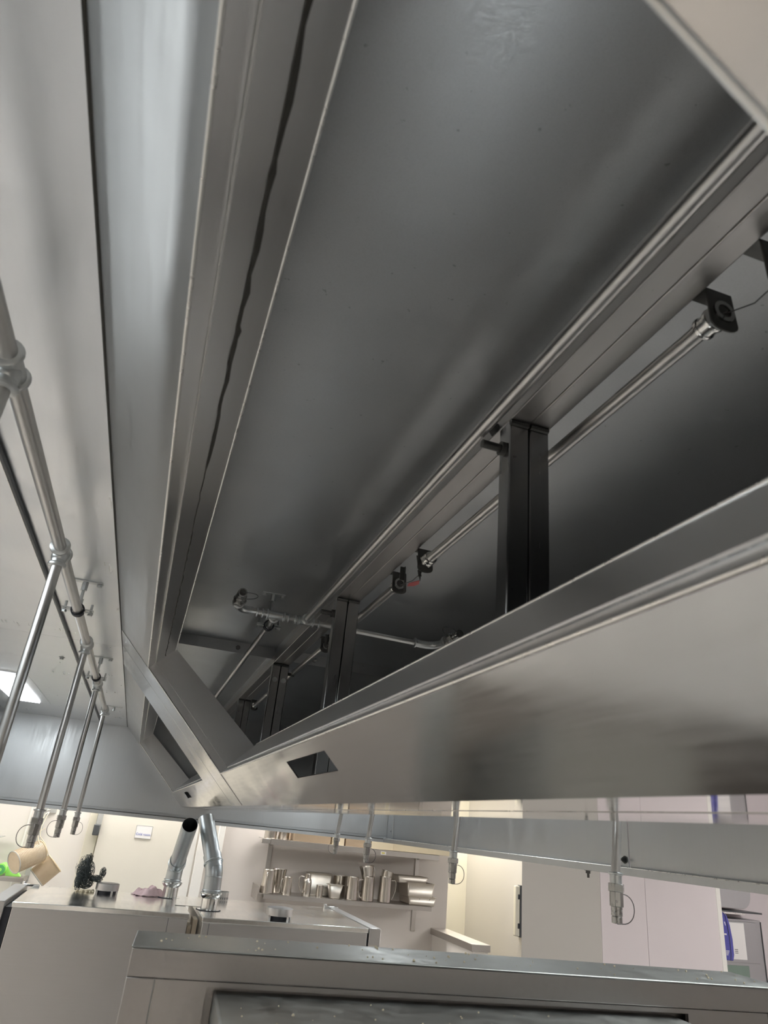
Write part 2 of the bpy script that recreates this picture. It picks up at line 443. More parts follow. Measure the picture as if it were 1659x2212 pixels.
def collar(y0, y1):
    """folded metal collar around one filter opening, standing into the plenum at right angles to the face"""
    def P(z, y, d):                                # d: depth along the inward normal
        return (K - z + d * S2, y, z + d * S2)
    def wall(pa, pb, da, db, t):
        # strip from depth da to depth db along the edge pa-pb (each (z, y))
        mb = MB()
        q = [P(pa[0], pa[1], da), P(pb[0], pb[1], da), P(pb[0], pb[1], db), P(pa[0], pa[1], db)]
        mb.prism(q, t)
        return mb
    DT, DB, DJ = 0.115, 0.160, 0.130
    up = (-0.0025 * S2, 0, 0.0025 * S2); dn = (0.0025 * S2, 0, -0.0025 * S2)
    st = 0.004                                     # step at the filter ledge
    top = wall((ZB, y0), (ZB, y1), 0, 0.030, up)
    top.v += []; build('opening_edge', top, 'collar', hood)
    c = wall((ZB - st * S2, y0), (ZB - st * S2, y1), 0.030, DT, up); build('opening_edge', c, 'collar', hood)
    b1 = wall((ZTO, y0), (ZTO, y1), 0, 0.030, dn); build('opening_edge', b1, 'collar', hood)
    b2 = wall((ZTO + st * S2, y0), (ZTO + st * S2, y1), 0.030, DB, dn); build('opening_edge', b2, 'collar', hood)
    for yy, sg in ((y0, -1), (y1, 1)):
        m1 = MB(); m1.prism([P(ZB, yy, 0), P(ZTO, yy, 0), P(ZTO, yy, 0.030), P(ZB, yy, 0.030)], (0, sg * 0.0025, 0))
        build('opening_jamb', m1, 'collar', hood)
        m2 = MB(); yq = yy - sg * st
        m2.prism([P(ZB, yq, 0.030), P(ZTO, yq, 0.030), P(ZTO, yq, DJ + 0.02), P(ZB, yq, DJ - 0.012)], (0, sg * 0.0025, 0))
        build('opening_jamb', m2, 'collar', hood)
    # rolled bright hems
    r = 0.0022
    h = MB()
    for z in (ZB, ZTO):
        h.tube([P(z, y0, 0), P(z, y1, 0)], r, 8)
    h.tube([P(ZB, y1, 0), P(ZTO, y1, 0)], r, 8); h.tube([P(ZB, y0, 0), P(ZTO, y0, 0)], r, 8)
    h.tube([P(ZB - st * S2, y0, DT), P(ZB - st * S2, y1, DT)], 0.0020, 8)
    h.tube([P(ZTO + st * S2, y0, DB), P(ZTO + st * S2, y1, DB)], 0.0020, 8)
    build('opening_hem', h, 'hem', hood)
    fd = 0.031; zt, zb_ = ZB - .0005, ZTO + .0005
    f = MB().tube([P(zt, y0, fd), P(zt, y1 - .002, fd)], .0014, 6).tube([P(zt, y1 - .0015, fd), P(zb_, y1 - .0015, fd)], .0014, 6).tube([P(zb_, y1 - .002, fd), P(zb_, y0, fd)], .0014, 6)
    build('fold_line', f, 'nozzle', hood)
collar(*OP[0]); collar(*OP[1])
# dark ragged sealant along the top of the near opening
gm = MB(); rnd = random.Random(3)
yy = 0.13; zz = ZB - 0.003
prev = None
while yy < 2.68:
    wdt = 0.0065 if yy < 1.05 else (0.0012 if yy < 1.35 else 0.0024)
    a = 0.067 + rnd.uniform(-.0012, .0012); w = wdt * rnd.uniform(0.55, 1.25)
    def PP(d, lift): return (K - zz + d * S2 + lift * S2, yy, zz + d * S2 - lift * S2)
    cur = [PP(a, .0012), PP(a + w, .0012)]
    if prev: gm.prism([prev[0], prev[1], cur[1], cur[0]], (-0.0012 * S2, 0, 0.0012 * S2))
    prev = cur; yy += rnd.uniform(.012, .035)
build('sealant_line', gm, 'grime', hood)

# underside of the plenum (polished), its centre seam, and the far (right-hand) slope
XUB = 0.6086
us = MB().box(K - ZPB, XC - 0.0008, Y0, YE, ZPB, ZPB + 0.003).box(XC + 0.0008, XUB, Y0, YE, ZPB, ZPB + 0.003)
build('plenum_base', us, 'mirror', hood, 0.0006)
build('base_seam', MB().box(XC - 0.0022, XC + 0.0022, Y0, YE, ZPB - 0.0006, ZPB + 0.004), 'nozzle', hood)
mr = slope_cells(ys, zs, lambda i, j: not (j == 3 and i in (1, 2, 3)))
mr.v = [(2 * XC - p[0], p[1], p[2]) for p in mr.v]
build('plenum_panel', mr, 'steel', hood)
# plenum roof: two modules with a folded cross flange at the joint
YJ = 3.38
XPL = K - ZPL; XPR = 2 * XC - XPL
build('plenum_roof', MB().box(XPL - .01, XPR + .01, Y0, YJ - .002, ZPL, ZPL + .003), 'inner', hood)
build('plenum_roof', MB().box(XPL - .01, XPR + .01, YJ + .002, YE, ZPL, ZPL + .003), 'inner', hood)
fl = MB()
fl.prism([(XPL, YJ - .003, ZPL), (XPR, YJ - .003, ZPL), (XPR - .05, YJ - .003, ZPL - .05), (XPL + .05, YJ - .003, ZPL - .05)], (0, 0.006, 0))
fl.box(XPL + .05, XPR - .05, YJ - .003, YJ + .012, ZPL - .053, ZPL - .05)
build('cross_flange', fl, 'inner', hood)
for x in (0.315, 0.70):
    build('flange_bolt', MB().cyl((x, YJ - .003, ZPL - .028), (x, YJ - .009, ZPL - .028), 0.012, 0.012, 6), 'post', hood)
for yy in (Y0, YE - .003):
    m = MB(); m.prism([(K - ZPB, yy, ZPB), (XUB, yy, ZPB), (XPR, yy, ZPL), (XPL, yy, ZPL)], (0, 0.003, 0)); build('plenum_end', m, 'inner', hood)
# side bays
YS = 3.045
for xa, xb in ((XL, K - ZBAY), (2 * XC - (K - ZBAY), XR)):
    build('canopy_ceiling', MB().box(xa, xb - .0015 if xa < 0 else xb, Y0, YS - .0012, ZBAY, ZBAY + .004), 'bay', hood)
    build('canopy_ceiling', MB().box(xa, xb - .0015 if xa < 0 else xb, YS + .0012, YE, ZBAY, ZBAY + .004), 'bay', hood)
# dark sealed joint between bay ceiling and plenum
build('ceiling_joint', MB().tube([(K - ZBAY - .001, Y0, ZBAY), (K - ZBAY - .001, YE, ZBAY)], 0.0025, 8), 'grime', hood)
# end panels and side panels with their gutters
GUT = 0.030
build('end_panel', MB().box(XL, XR, YE, YE + .004, ZB0, ZBAY + .2), 'end', hood, 0.001)
build('end_panel', MB().box(XL, XR, Y0 - .004, Y0, ZB0, ZBAY + .2), 'end', hood, 0.001)
build('side_panel', MB().box(XL - .004, XL, Y0, YE, ZB0, ZBAY + .2), 'end', hood, 0.001)
build('side_panel', MB().box(XR, XR + .004, Y0, 2.90, ZB0, ZBAY + .2), 'end', hood, 0.001)
build('side_panel', MB().box(XR, XR + .004, 2.905, YE, ZB0, ZBAY + .2), 'end', hood, 0.001)
build('panel_lap', MB().box(XR - .004, XR, 2.905, 2.965, ZB0 + GUT, ZBAY), 'end', hood, 0.001)
build('corner_strip', MB().box(XR - .010, XR, 6.10, 6.235, ZB0 + GUT, ZBAY), 'end', hood, 0.002)
gl = MB().box(XL, XR, YE - .055, YE, ZB0, ZB0 + .003).box(XL, XR - .055, YE - .058, YE - .055, ZB0, ZB0 + GUT)
gl.box(XL, XR, YE - .004, YE, ZB0 + GUT + .016, ZB0 + GUT + .020)
build('gutter', gl, 'end', hood, 0.0008)
build('gutter_joint', MB().box(XL, XR - .06, YE - .0592, YE - .058, ZB0 + GUT - .0055, ZB0 + GUT - .0005), 'grime', hood)
gr = MB().box(XR - .055, XR, Y0, YE, ZB0, ZB0 + .003).box(XR - .058, XR - .055, Y0, YE - .055, ZB0, ZB0 + GUT)
build('gutter', gr, 'end', hood, 0.0008)
build('gutter_hem', MB().tube([(XR - .0565, Y0, ZB0 + GUT), (XR - .0565, YE - .06, ZB0 + GUT)], .0022, 8), 'hem', hood)
g3 = MB().box(XL, XL + .055, Y0, YE, ZB0, ZB0 + .003).box(XL + .055, XL + .058, Y0, YE - .055, ZB0, ZB0 + GUT)
build('gutter', g3, 'end', hood, 0.0008)
build('hood_top', MB().box(XL, XR, Y0, YE, ZBAY + .2, ZBAY + .206), 'steel', hood)
for x in (XL + .2, XR - .2):
    for y in (Y0 + .3, 2.5, YE - .3): build('hanger_rod', MB().cyl((x, y, ZBAY + .2), (x, y, RC), 0.006), 'pipe', hood)
# fixings
def bolt(mb, p, ax, r=0.011, h=0.010, shank=0.02):
    p = Vector(p); ax = Vector(ax)
    mb.cyl(p, p + ax * 0.002, r * 1.5, r * 1.5, 20); mb.cyl(p + ax * .002, p + ax * (.002 + h), r, r, 6); mb.cyl(p + ax * (.002 + h), p + ax * (.002 + h + shank), r * .5, r * .5, 10)
for y in (2.64, 3.50):
    b = MB(); bolt(b, (-0.46, y, ZBAY), (0, 0, -1), 0.009, 0.008, 0.0); build('ceiling_bolt', b, 'fit', hood)
b = MB(); bolt(b, (XR - .004, 2.93, 0.0), (-1, 0, 0), 0.011, 0.010, 0.022); build('panel_bolt', b, 'dark', hood)
b = MB(); bolt(b, (XR - .028, 3.185, ZB0), (0, 0, -1), 0.012, 0.012, 0.018); build('gutter_bolt', b, 'dark', hood)
b = MB(); b.cyl((XR - .011, 6.134, 0.03), (XR - .009, 6.134, 0.03), 0.006); build('strip_hole', b, 'black', hood)
# thin cable conduit along the bay ceiling
cd = MB().tube([(-0.388, Y0, ZBAY - .007), (-0.388, YE, ZBAY - .007)], 0.006, 10); build('cable_conduit', cd, 'plastic_dark', hood)
cd = MB().box(-0.3985, -0.395, Y0, YE, ZBAY - .004, ZBAY); build('conduit_base', cd, 'hem', hood)

# twin box-section beam and four twin posts
ZBM = 0.693
for x in (0.488, 0.5285):
    build('beam', MB().box(x, x + 0.0395, Y0, YE, ZBM, ZBM + .040), 'beam', hood, 0.0025)
build('beam_shadow_gap', MB().box(0.5272, 0.5288, Y0, YE, ZBM + .003, ZBM + .036), 'black', hood)
build('beam_plate', MB().box(0.50, 0.556, Y0, YE, ZBM + .040, ZPL), 'inner', hood)
for n, y in enumerate((0.957, 2.150, 3.330, 4.560)):
    po = MB().box(0.4885, 0.5275, y - .02, y + .02, ZPB + .003, ZBM)
    p = build('post', po, 'post', hood, 0.003)
    build('post', MB().box(0.5285, 0.5675, y - .02, y + .02, ZPB + .003, ZBM), 'post', hood, 0.003)
    for x in (0.487, 0.527):
        cp = MB().tube([(x + .002, y - .021, ZBM - .004), (x + .038, y - .021, ZBM - .004)], 0.0055, 8); build('weld_bead', cp, 'dark', p)
    if n in (0, 1):
        pin = MB().cyl((0.4885, y, 0.642), (0.480, y, 0.642), 0.013).cyl((0.481, y, 0.642), (0.445, y, 0.6425), 0.0075); build('locking_pin', pin, 'dark', p)
    if n == 2:
        pin = MB().cyl((0.5675, y, 0.655), (0.600, y, 0.655), 0.007); build('locking_pin', pin, 'dark', p)
        for x in (0.499, 0.541):
            bb = MB(); bolt(bb, (x + .008, y - .02, 0.617), (0, -1, 0), 0.008, 0.006, 0); build('post_bolt', bb, 'fit', p)
ug = MB(); ug.cyl((0.4885, 0.99, 0.700), (0.478, 0.99, 0.705), 0.014, 0.010, 12); build('beam_lug', ug, 'dark', hood)

# ------------------------------------------------------------------ hood luminaires
def hood_light(xa, xb, y0, y1, label):
    t = thing('hood_light', label, 'light', ((xa + xb) / 2, (y0 + y1) / 2, ZBAY), 'recessed lights in the hood ceiling')
    fr = MB()
    x0, x1, a, b = xa - .06, xb + .065, y0 - .11, y1 + .06
    for q in ((x0, xa, a, b), (xb, x1, a, b), (xa, xb, a, y0), (xa, xb, y1, b)):
        fr.box(q[0], q[1], q[2], q[3], ZBAY - .0025, ZBAY)
    build('frame', fr, 'bay', t, 0.0008)
    build('diffuser', MB().box(xa, xb, y0, y1, ZBAY - .010, ZBAY - .001), 'lamp', t)
hood_light(-0.932, -0.757, 4.28, 5.35, 'bright recessed light in the hood ceiling beyond the hanging pipes')
hood_light(-0.932, -0.757, 0.55, 1.62, 'recessed light in the hood ceiling on the left, nearest the camera')
hood_light(1.62, 1.795, 0.55, 1.62, 'recessed light in the right side of the hood, nearest the camera')
hood_light(1.62, 1.795, 4.28, 5.35, 'recessed light in the right side of the hood, at the far end')

# ================================================================== FIRE SUPPRESSION PIPEWORK
def bead(mb, p, ax, r, w=0.007):
    p = Vector(p); ax = Vector(ax).normalized()
    mb.lathe([(r * .82, -w / 2), (r * .97, -w * .3), (r, 0), (r * .97, w * .3), (r * .82, w / 2)], p, ax, 20)

def nozzle(parent, p, ax, side, s=1.0, wire=True):
    """spray nozzle on the end of a pipe: coupling, hex nut, body, cap and its retaining wire"""
    p = Vector(p); ax = Vector(ax).normalized(); side = Vector(side).normalized()
    m = MB(); q = lambda h: p + ax * (h * s)
    bead(m, q(0), ax, .0185 * s); m.cyl(q(-.004), q(.028), .0145 * s)
    o = build('nozzle', m, 'fit', parent)
    m = MB().cyl(q(.022), q(.040), .0200 * s, None, 6); build('hex_nut', m, 'nozzle', o, 0.0008)
    m = MB().cyl(q(.040), q(.072), .0165 * s, None, 8).cyl(q(.072), q(.092), .0135 * s, None, 20).cyl(q(.092), q(.094), .0118 * s).cyl(q(.094), q(.108), .0128 * s, None, 20)
    build('nozzle_body', m, 'nozzle', o, 0.0006)
    m = MB().cyl(q(.108), q(.1085), .0095 * s); build('nozzle_cap', m, 'dark', o)
    if wire:
        pts = []
        for i in range(17):
            a = PI * i / 16
            pts.append(q(.044 + .033 * (1 - math.cos(a)) * 0.98) + side * (s * (.012 + .034 * math.sin(a) ** .8)))
        m = MB().tube([q(.044)] + pts + [q(.109)], .0011 * s, 6); build('retaining_wire', m, 'wire', o)
    return o

def tee(mb, c, run, branch, r=.0135, rb=.0115, L=.030):
    c = Vector(c); run = Vector(run).normalized(); branch = Vector(branch).normalized()
    mb.cyl(c - run * L, c + run * L, r * 1.22); bead(mb, c - run * L, run, r * 1.62, .009); bead(mb, c + run * L, run, r * 1.62, .009)
    mb.cyl(c, c + branch * (L + .004), r * 1.15); mb.ball(c + branch * .014, r * 1.36); bead(mb, c + branch * (L + .004), branch, rb * 1.75, .009)

def clamp(parent, c, ztop, plate_len=.10):
    """pipe clamp: two-bolt ring with rubber lining hung from a rod and ceiling plate"""
    c = Vector(c)
    m = MB().lathe([(.0150, -.011), (.0195, -.011), (.0195, .011), (.0150, .011), (.0150, -.011)], c, (0, 1, 0), 22, True)
    o = build('pipe_clamp', m, 'black', parent)
    for s in (-1, 1):
        m = MB()
        m.box(c.x + s * .019, c.x + s * .044, c.y - .010, c.y + .010, c.z + .001, c.z + .004) if s > 0 else m.box(c.x - .044, c.x - .019, c.y - .010, c.y + .010, c.z + .001, c.z + .004)
        m.box(min(c.x + s * .019, c.x + s * .044), max(c.x + s * .019, c.x + s * .044), c.y - .010, c.y + .010, c.z - .006, c.z - .003)
        x = c.x + s * .036
        m.cyl((x, c.y, c.z - .012), (x, c.y, c.z - .006), .0075, None, 6); m.cyl((x, c.y, c.z - .006), (x, c.y, c.z + .022), .0036, None, 10)
        build('clamp_bolt', m, 'fit', o)
    m = MB().cyl((c.x, c.y, c.z + .018), (c.x, c.y, ztop), .0045, None, 10).cyl((c.x, c.y, ztop - .030), (c.x, c.y, ztop - .004), .0095, None, 6).cyl((c.x, c.y, c.z + .016), (c.x, c.y, c.z + .034), .008, None, 12)
    build('hanger_rod', m, 'fit', o)
    m = MB().box(c.x - plate_len / 2, c.x + plate_len / 2, c.y - .011, c.y + .011, ztop - .004, ztop)
    for s in (-1, 1): m.cyl((c.x + s * plate_len * .40, c.y, ztop - .012), (c.x + s * plate_len * .40, c.y, ztop - .004), .0085, None, 6)
    build('ceiling_plate', m, 'fit', o, 0.001)

# left run with its dropped nozzles
ZP = 0.51
XP = -0.278
lrun = thing('suppression_pipe', 'galvanised sprinkler pipe with long drop nozzles along the left hood ceiling', 'pipe', (XP, 2.0, ZP))
build('main_pipe', MB().tube([(XP, Y0, ZP), (XP, 4.47, ZP)], .0135, 18), 'pipe', lrun)
for i, y in enumerate((0.87, 1.615, 2.62, 3.50, 4.47)):
    m = MB(); tee(m, (XP, y, ZP), (0, 1, 0), (0, 0, -1)); build('tee_fitting', m, 'fit', lrun)
    zend = -.034 if i < 4 else -.052
    build('drop_pipe', MB().tube([(XP, y, ZP - .02), (XP, y, zend)], .0115, 16), 'pipe', lrun)
    sx = 1 if i == 4 else -1
    nozzle(lrun, (XP, y, zend), (0, 0, -1), (sx, -.25, 0))
m = MB().cyl((XP, 4.49, ZP), (XP, 4.53, ZP), .0165).cyl((XP, 4.53, ZP), (XP + .02, 4.55, ZP - .02), .012); build('end_plug', m, 'fit', lrun)
for y in (2.15, 3.34, 4.86):
    if y < 4.5: clamp(lrun, (XP, y, ZP), ZBAY)
m = MB().box(XP - .03, XP + .07, 5.02, 5.05, ZBAY - .004, ZBAY).cyl((XP + .02, 5.035, ZBAY - .03), (XP + .02, 5.035, ZBAY), .008); build('ceiling_plate', m, 'fit', lrun)

# right run beyond the plenum
rrun = thing('suppression_pipe', 'sprinkler pipe whose four short drop nozzles show below the polished plenum base', 'pipe', (1.19, 2.0, ZP))
build('main_pipe', MB().tube([(1.19, Y0, ZP), (1.19, 4.45, ZP)], .0135, 18), 'pipe', rrun)
for i, (x, y) in enumerate(((1.172, 1.64), (1.185, 2.66), (1.13, 3.57), (1.21, 4.45))):
    m = MB(); tee(m, (1.19, y, ZP), (0, 1, 0), (0, 0, -1)); build('tee_fitting', m, 'fit', rrun)
    ze = -.033 if i < 2 else -.024
    build('drop_pipe', MB().tube([(1.19, y, ZP - .02), (x + .012, y, .10), (x, y, ze)], .0112, 16), 'pipe', rrun)
    nozzle(rrun, (x, y, ze), (-.02, 0, -1), (1, -.15, 0) if i < 3 else (-1, -.1, 0))

# pipework inside the plenum: two runs joined by a cross pipe with a nozzle at each end
ZI = 0.66
irun = thing('suppression_pipe', 'sprinkler pipe inside the dark plenum with a cross pipe and two capped nozzles', 'pipe', (0.44, 1.5, ZI))
build('main_pipe', MB().tube([(0.4385, Y0, ZI + .004), (0.4385, 2.33, ZI + .004)], .0125, 18), 'pipe', irun)
build('main_pipe', MB().tube([(0.329, 2.37, ZI - .004), (0.329, 5.6, ZI - .004)], .0115, 18), 'pipe', irun)
YX = 2.375
build('cross_pipe', MB().tube([(0.225, YX - .02, ZI), (0.87, YX + .012, ZI)], .0098, 16), 'pipe', irun)
m = MB(); tee(m, (0.329, YX - .01, ZI), (1, .05, 0), (0, 1, 0), .0118, .0112, .030); build('tee_fitting', m, 'fit', irun)
m = MB(); tee(m, (0.4385, YX - .005, ZI), (1, .05, 0), (0, -1, 0), .0112, .0115, .026); build('tee_fitting', m, 'fit', irun)
for x in (0.262, 0.282, 0.375, 0.40, 0.486):
    m = MB(); bead(m, (x, YX - .015 + (x - .225) * .05, ZI), (1, .05, 0), .017, .008); build('pipe_collar', m, 'fit', irun)
def elbow(pa, pc, pb, r):
    pa, pc, pb = Vector(pa), Vector(pc), Vector(pb); pts = []
    for i in range(9):
        t = i / 8; pts.append(pa * (1 - t) ** 2 + pc * 2 * t * (1 - t) + pb * t * t)
    return MB().tube(pts, r, 16)
m = elbow((0.245, YX - .018, ZI), (0.190, YX - .02, ZI - .004), (0.188, YX - .085, ZI - .002), .0140); bead(m, (0.188, YX - .085, ZI - .002), (0, -1, 0), .0185); build('elbow', m, 'fit', irun)
nozzle(irun, (0.188, YX - .095, ZI - .002), (-.03, -1, 0.0), (1, 0, .1), 1.15)
m = elbow((0.866, YX + .012, ZI), (0.948, YX + .016, ZI - .006), (0.952, YX - .07, ZI - .002), .0145); bead(m, (0.866, YX + .012, ZI), (1, 0, 0), .0190); bead(m, (0.952, YX - .07, ZI - .002), (0, -1, 0), .0185); build('elbow', m, 'fit', irun)
nozzle(irun, (0.952, YX - .08, ZI - .002), (0, -1, 0.02), (-1, 0, .5), 1.15)
clamp(irun, (0.329, 2.50, ZI - .004), ZPL, .085)

# heat-link detection line on the right of the beam
XD, ZD = 0.594, 0.668
det = thing('detection_line', 'steel conduit with dark brackets and red heat links beside the plenum beam', 'conduit', (XD, 1.5, ZD))
def bracket(y, h=.075, w=.044, mat='dark'):
    m = MB()
    pts = [(XD - w / 2 - .002, y, ZD + .03), (XD + w / 2 - .004, y, ZD + .03), (XD + w / 2, y, ZD - h * .30)]
    for i in range(1, 8):
        a = -PI * i / 8
        pts.append((XD + w / 2 * math.cos(a), y, ZD - h * .30 + w / 2 * math.sin(a) * .55))
    pts.append((XD - w / 2, y, ZD - h * .30))
    m.prism(pts, (0, .003, 0))
    m.box(0.566, XD + w / 2 - .004, y, y + .026, ZD + .028, ZD + .031)
    return build('bracket', m, mat, det, 0.0008)
def gland(y, s):
    m = MB().cyl((XD, y, ZD - .004), (XD, y + s * .010, ZD - .004), .0195, None, 6); bead(m, (XD, y + s * .014, ZD - .004), (0, 1, 0), .0185, .008); m.cyl((XD, y, ZD - .004), (XD, y + s * .034, ZD - .004), .0155); bead(m, (XD, y + s * .032, ZD - .004), (0, 1, 0), .0175, .008)
    build('gland', m, 'chrome', det)
    m = MB().lathe([(.0105, 0), (.0165, 0), (.0165, .006), (.0105, .006), (.0105, 0)], (XD, y - s * .001, ZD - .004), (0, -s, 0), 18, True); build('bush', m, 'nozzle', det)
    m = MB().cyl((XD, y - s * .0008, ZD - .004), (XD, y - s * .0016, ZD - .004), .0100, None, 18); build('bore', m, 'black', det)
for a, b in ((0.585, 1.565), (1.845, 2.40), (2.715, 4.50)):
    build('conduit', MB().tube([(XD, a, ZD - .004), (XD, b, ZD - .004)], .0120, 18), 'pipe', det)
    bracket(a - .040); gland(a - .036, 1); bracket(b + .036); gland(b + .034, -1)
bracket(0.455, .10, .040)
m = MB().cyl((XD + .004, 0.452, ZD - .028), (XD + .004, 0.444, ZD - .028), .008, None, 8); build('link_rivet', m, 'chrome', det)
for a, b in ((0.455, 0.545), (1.605, 1.81), (2.44, 2.675)):
    build('link_wire', MB().tube([(XD + .002, a, ZD - .022), (XD + .004, (a + b) / 2, ZD - .024), (XD + .002, b, ZD - .006)], .0009, 6), 'wire', det)
for y in (1.70, 2.58):
    m = MB().prism([(XD + .006, y - .045, ZD - .040), (XD + .014, y - .02, ZD - .040), (XD + .014, y + .02, ZD - .034), (XD + .004, y + .048, ZD - .028), (XD - .002, y + .02, ZD - .030), (XD - .002, y - .02, ZD - .038)], (0, 0, .0022))
    build('heat_link', m, 'red', det, label='red heat link')
    m = MB().prism([(XD - .01, y - .05, ZD + .03), (XD + .012, y - .05, ZD + .03), (XD + .006, y - .05, ZD - .042)], (0, .002, 0)).cyl((XD, y - .052, ZD - .012), (XD + .004, y - .052, ZD - .03), .0045); build('link_hanger', m, 'dark', det)
    m = MB().box(XD - .018, XD - .002, y + .055, y + .058, ZD - .01, ZD + .03).tube([(XD - .006, y + .05, ZD + .03), (XD - .004, y + .05, ZD - .045)], .0016, 6); build('link_hanger', m, 'dark', det)

# ================================================================== OVENS
ZOT = -0.47
def oven(label, x0, x1, y0, y1, door, flue_args, drum, seam_x, dlabel=False):
    t = thing('combi_oven', label, 'oven', ((x0 + x1) / 2, (y0 + y1) / 2, FL))
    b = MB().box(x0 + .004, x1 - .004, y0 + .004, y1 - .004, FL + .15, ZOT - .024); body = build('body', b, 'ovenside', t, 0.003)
    for sx in (x0 + .08, x1 - .08):
        for sy in (y0 + .08, y1 - .08):
            build('leg', MB().cyl((sx, sy, FL), (sx, sy, FL + .15), .025), 'chrome', t)
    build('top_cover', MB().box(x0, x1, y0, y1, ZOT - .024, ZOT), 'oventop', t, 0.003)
    build('panel_seam', MB().box(seam_x, seam_x + .003, y0 + .002, y0 + .0045, FL + .2, ZOT - .026), 'greyink', body)
    dx0, dx1 = door
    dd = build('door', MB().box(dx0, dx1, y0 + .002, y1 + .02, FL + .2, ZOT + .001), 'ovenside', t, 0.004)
    gap = (min(x0, dx1) if dx1 < x0 else x1, x0 if dx1 < x0 else dx0)
    build('door_seal', MB().box(gap[0], gap[1], y0 + .02, y1 - .03, FL + .25, ZOT - .025), 'black', t)
    hx = (gap[0] + gap[1]) / 2
    m = MB().box(hx - .035, hx + .055, y1 - .075, y1 - .045, ZOT, ZOT + .012).cyl((hx - .03, y1 - .06, ZOT - .005), (hx - .03, y1 - .06, ZOT + .022), .012); build('hinge', m, 'chrome', t, 0.002)
    if dlabel:
        lx0, lx1 = dx0 + .002, dx0 + .047
        p = build('rating_label', MB().box(lx0, lx1, y0 + .0008, y0 + .002, ZOT - .19, ZOT - .078), 'potlight', dd)
        m = MB(); r = random.Random(5)
        m.box(lx0 + .006, lx1 - .006, y0 + .0002, y0 + .0008, ZOT - .092, ZOT - .086)
        for k in range(11):
            z = ZOT - .102 - k * .0075
            m.box(lx0 + .004, lx0 + .012 + r.random() * .01, y0 + .0003, y0 + .0008, z, z + .003); m.box(lx0 + .022, lx1 - .004 - r.random() * .012, y0 + .0003, y0 + .0008, z, z + .003)
        build('label_print', m, 'greyink', p)
    # vent drum
    cx, cy, rr = drum
    pts = [(rr, .018), (rr, .050), (rr * .98, .054), (rr * .9, .056)]
    dr = build('vent_drum', MB().lathe(pts, (cx, cy, ZOT), (0, 0, 1), 36), 'ovenside', t)
    build('drum_base', MB().lathe([(rr * .82, 0), (rr * .82, .018)], (cx, cy, ZOT), (0, 0, 1), 30), 'black', dr)
    m = MB()
    for a in (-2.6, -1.05, 0.4, 1.9): 
        px, py = cx + math.cos(a) * rr * .96, cy + math.sin(a) * rr * .96
        m.box(px - .006, px + .006, py - .006, py + .006, ZOT, ZOT + .02)
    build('drum_feet', m, 'oventop', dr)
    # flue: flange, polished base, flared collar, galvanised elbow and angled pipe
    fx, fy, bend, top, r = flue_args
    f = build('flue', MB().lathe([(.062, 0), (.062, .004), (.045, .006), (.045, .058), (.052, .064), (.060, .074), (.062, .080), (.062, .085), (.056, .088), (.054, .086)], (fx, fy, ZOT), (0, 0, 1), 32), 'chrome', t)
    build('flange_ring', MB().lathe([(.068, 0), (.068, .003)], (fx, fy, ZOT), (0, 0, 1), 32), 'black', f)
    bend = Vector(bend); top = Vector(top); base = Vector((fx, fy, ZOT + .085)); dv = (top - bend).normalized()
    p1 = base.lerp(bend, .72)
    pts = [base, p1]
    for i in range(1, 7):
        tt = i / 6; q2 = bend + dv * .045
        pts.append(p1 * (1 - tt) ** 2 + bend * 2 * tt * (1 - tt) + q2 * tt * tt)
    m = MB().tube(pts, r * 1.05, 28); bead(m, base + Vector((0, 0, .012)), (0, 0, 1), r * 1.18, .012); bead(m, bend + dv * .04, dv, r * 1.20, .014); bead(m, p1, (0, 0, 1), r * 1.08, .006)
    m.cyl(bend + dv * .03, bend + dv * .085, r * 1.10, None, 28)
    build('flue_elbow', m, 'duct', f, angle=50)
    m = MB().lathe([(r * .96, .0), (r, 0), (r, (top - bend).length), (r * .95, (top - bend).length), (r * .95, .02), (r * .96, 0)], bend, dv, 32, True)
    build('flue_pipe', m, 'duct', f)
    build('flue_inside', MB().lathe([(r * .94, .05), (r * .94, .06)], bend, dv, 24), 'nozzle', f)
    return t
oven('left oven under the hood, with a scourer and pink cloth on its top', -0.455, 0.405, 4.235, 5.06, (-0.56, -0.487),
     (0.330, 4.93, (0.334, 4.93, -.300), (0.337, 4.50, -.056), .045), (-0.037, 4.90, .066), .30)
oven('right oven under the hood, a rating label on its door edge', 0.463, 1.362, 4.14, 5.07, (1.368, 1.436),
     (0.520, 4.45, (0.516, 4.452, -.270), (0.432, 4.62, -.012), .046), (0.885, 4.27, .073), 0.50, True)
brd = build('bridging_plate', MB().box(0.345, 0.49, 4.56, 5.03, ZOT + .0005, ZOT + .003), 'oventop', None, 0.0006, (0.42, 4.8, ZOT))
tag(brd, 'thin flat steel plate bridging the gap between the two ovens', 'plate')
m = MB().box(0.408, 0.430, 4.30, 4.42, FL, ZOT - .06).box(0.433, 0.458, 4.30, 4.42, FL, ZOT - .03)
tag(build('packing_strip', m, 'tan', None, 0.002, (0.43, 4.36, FL)), 'tan upright packing strip standing in the gap between the two ovens', 'strip')

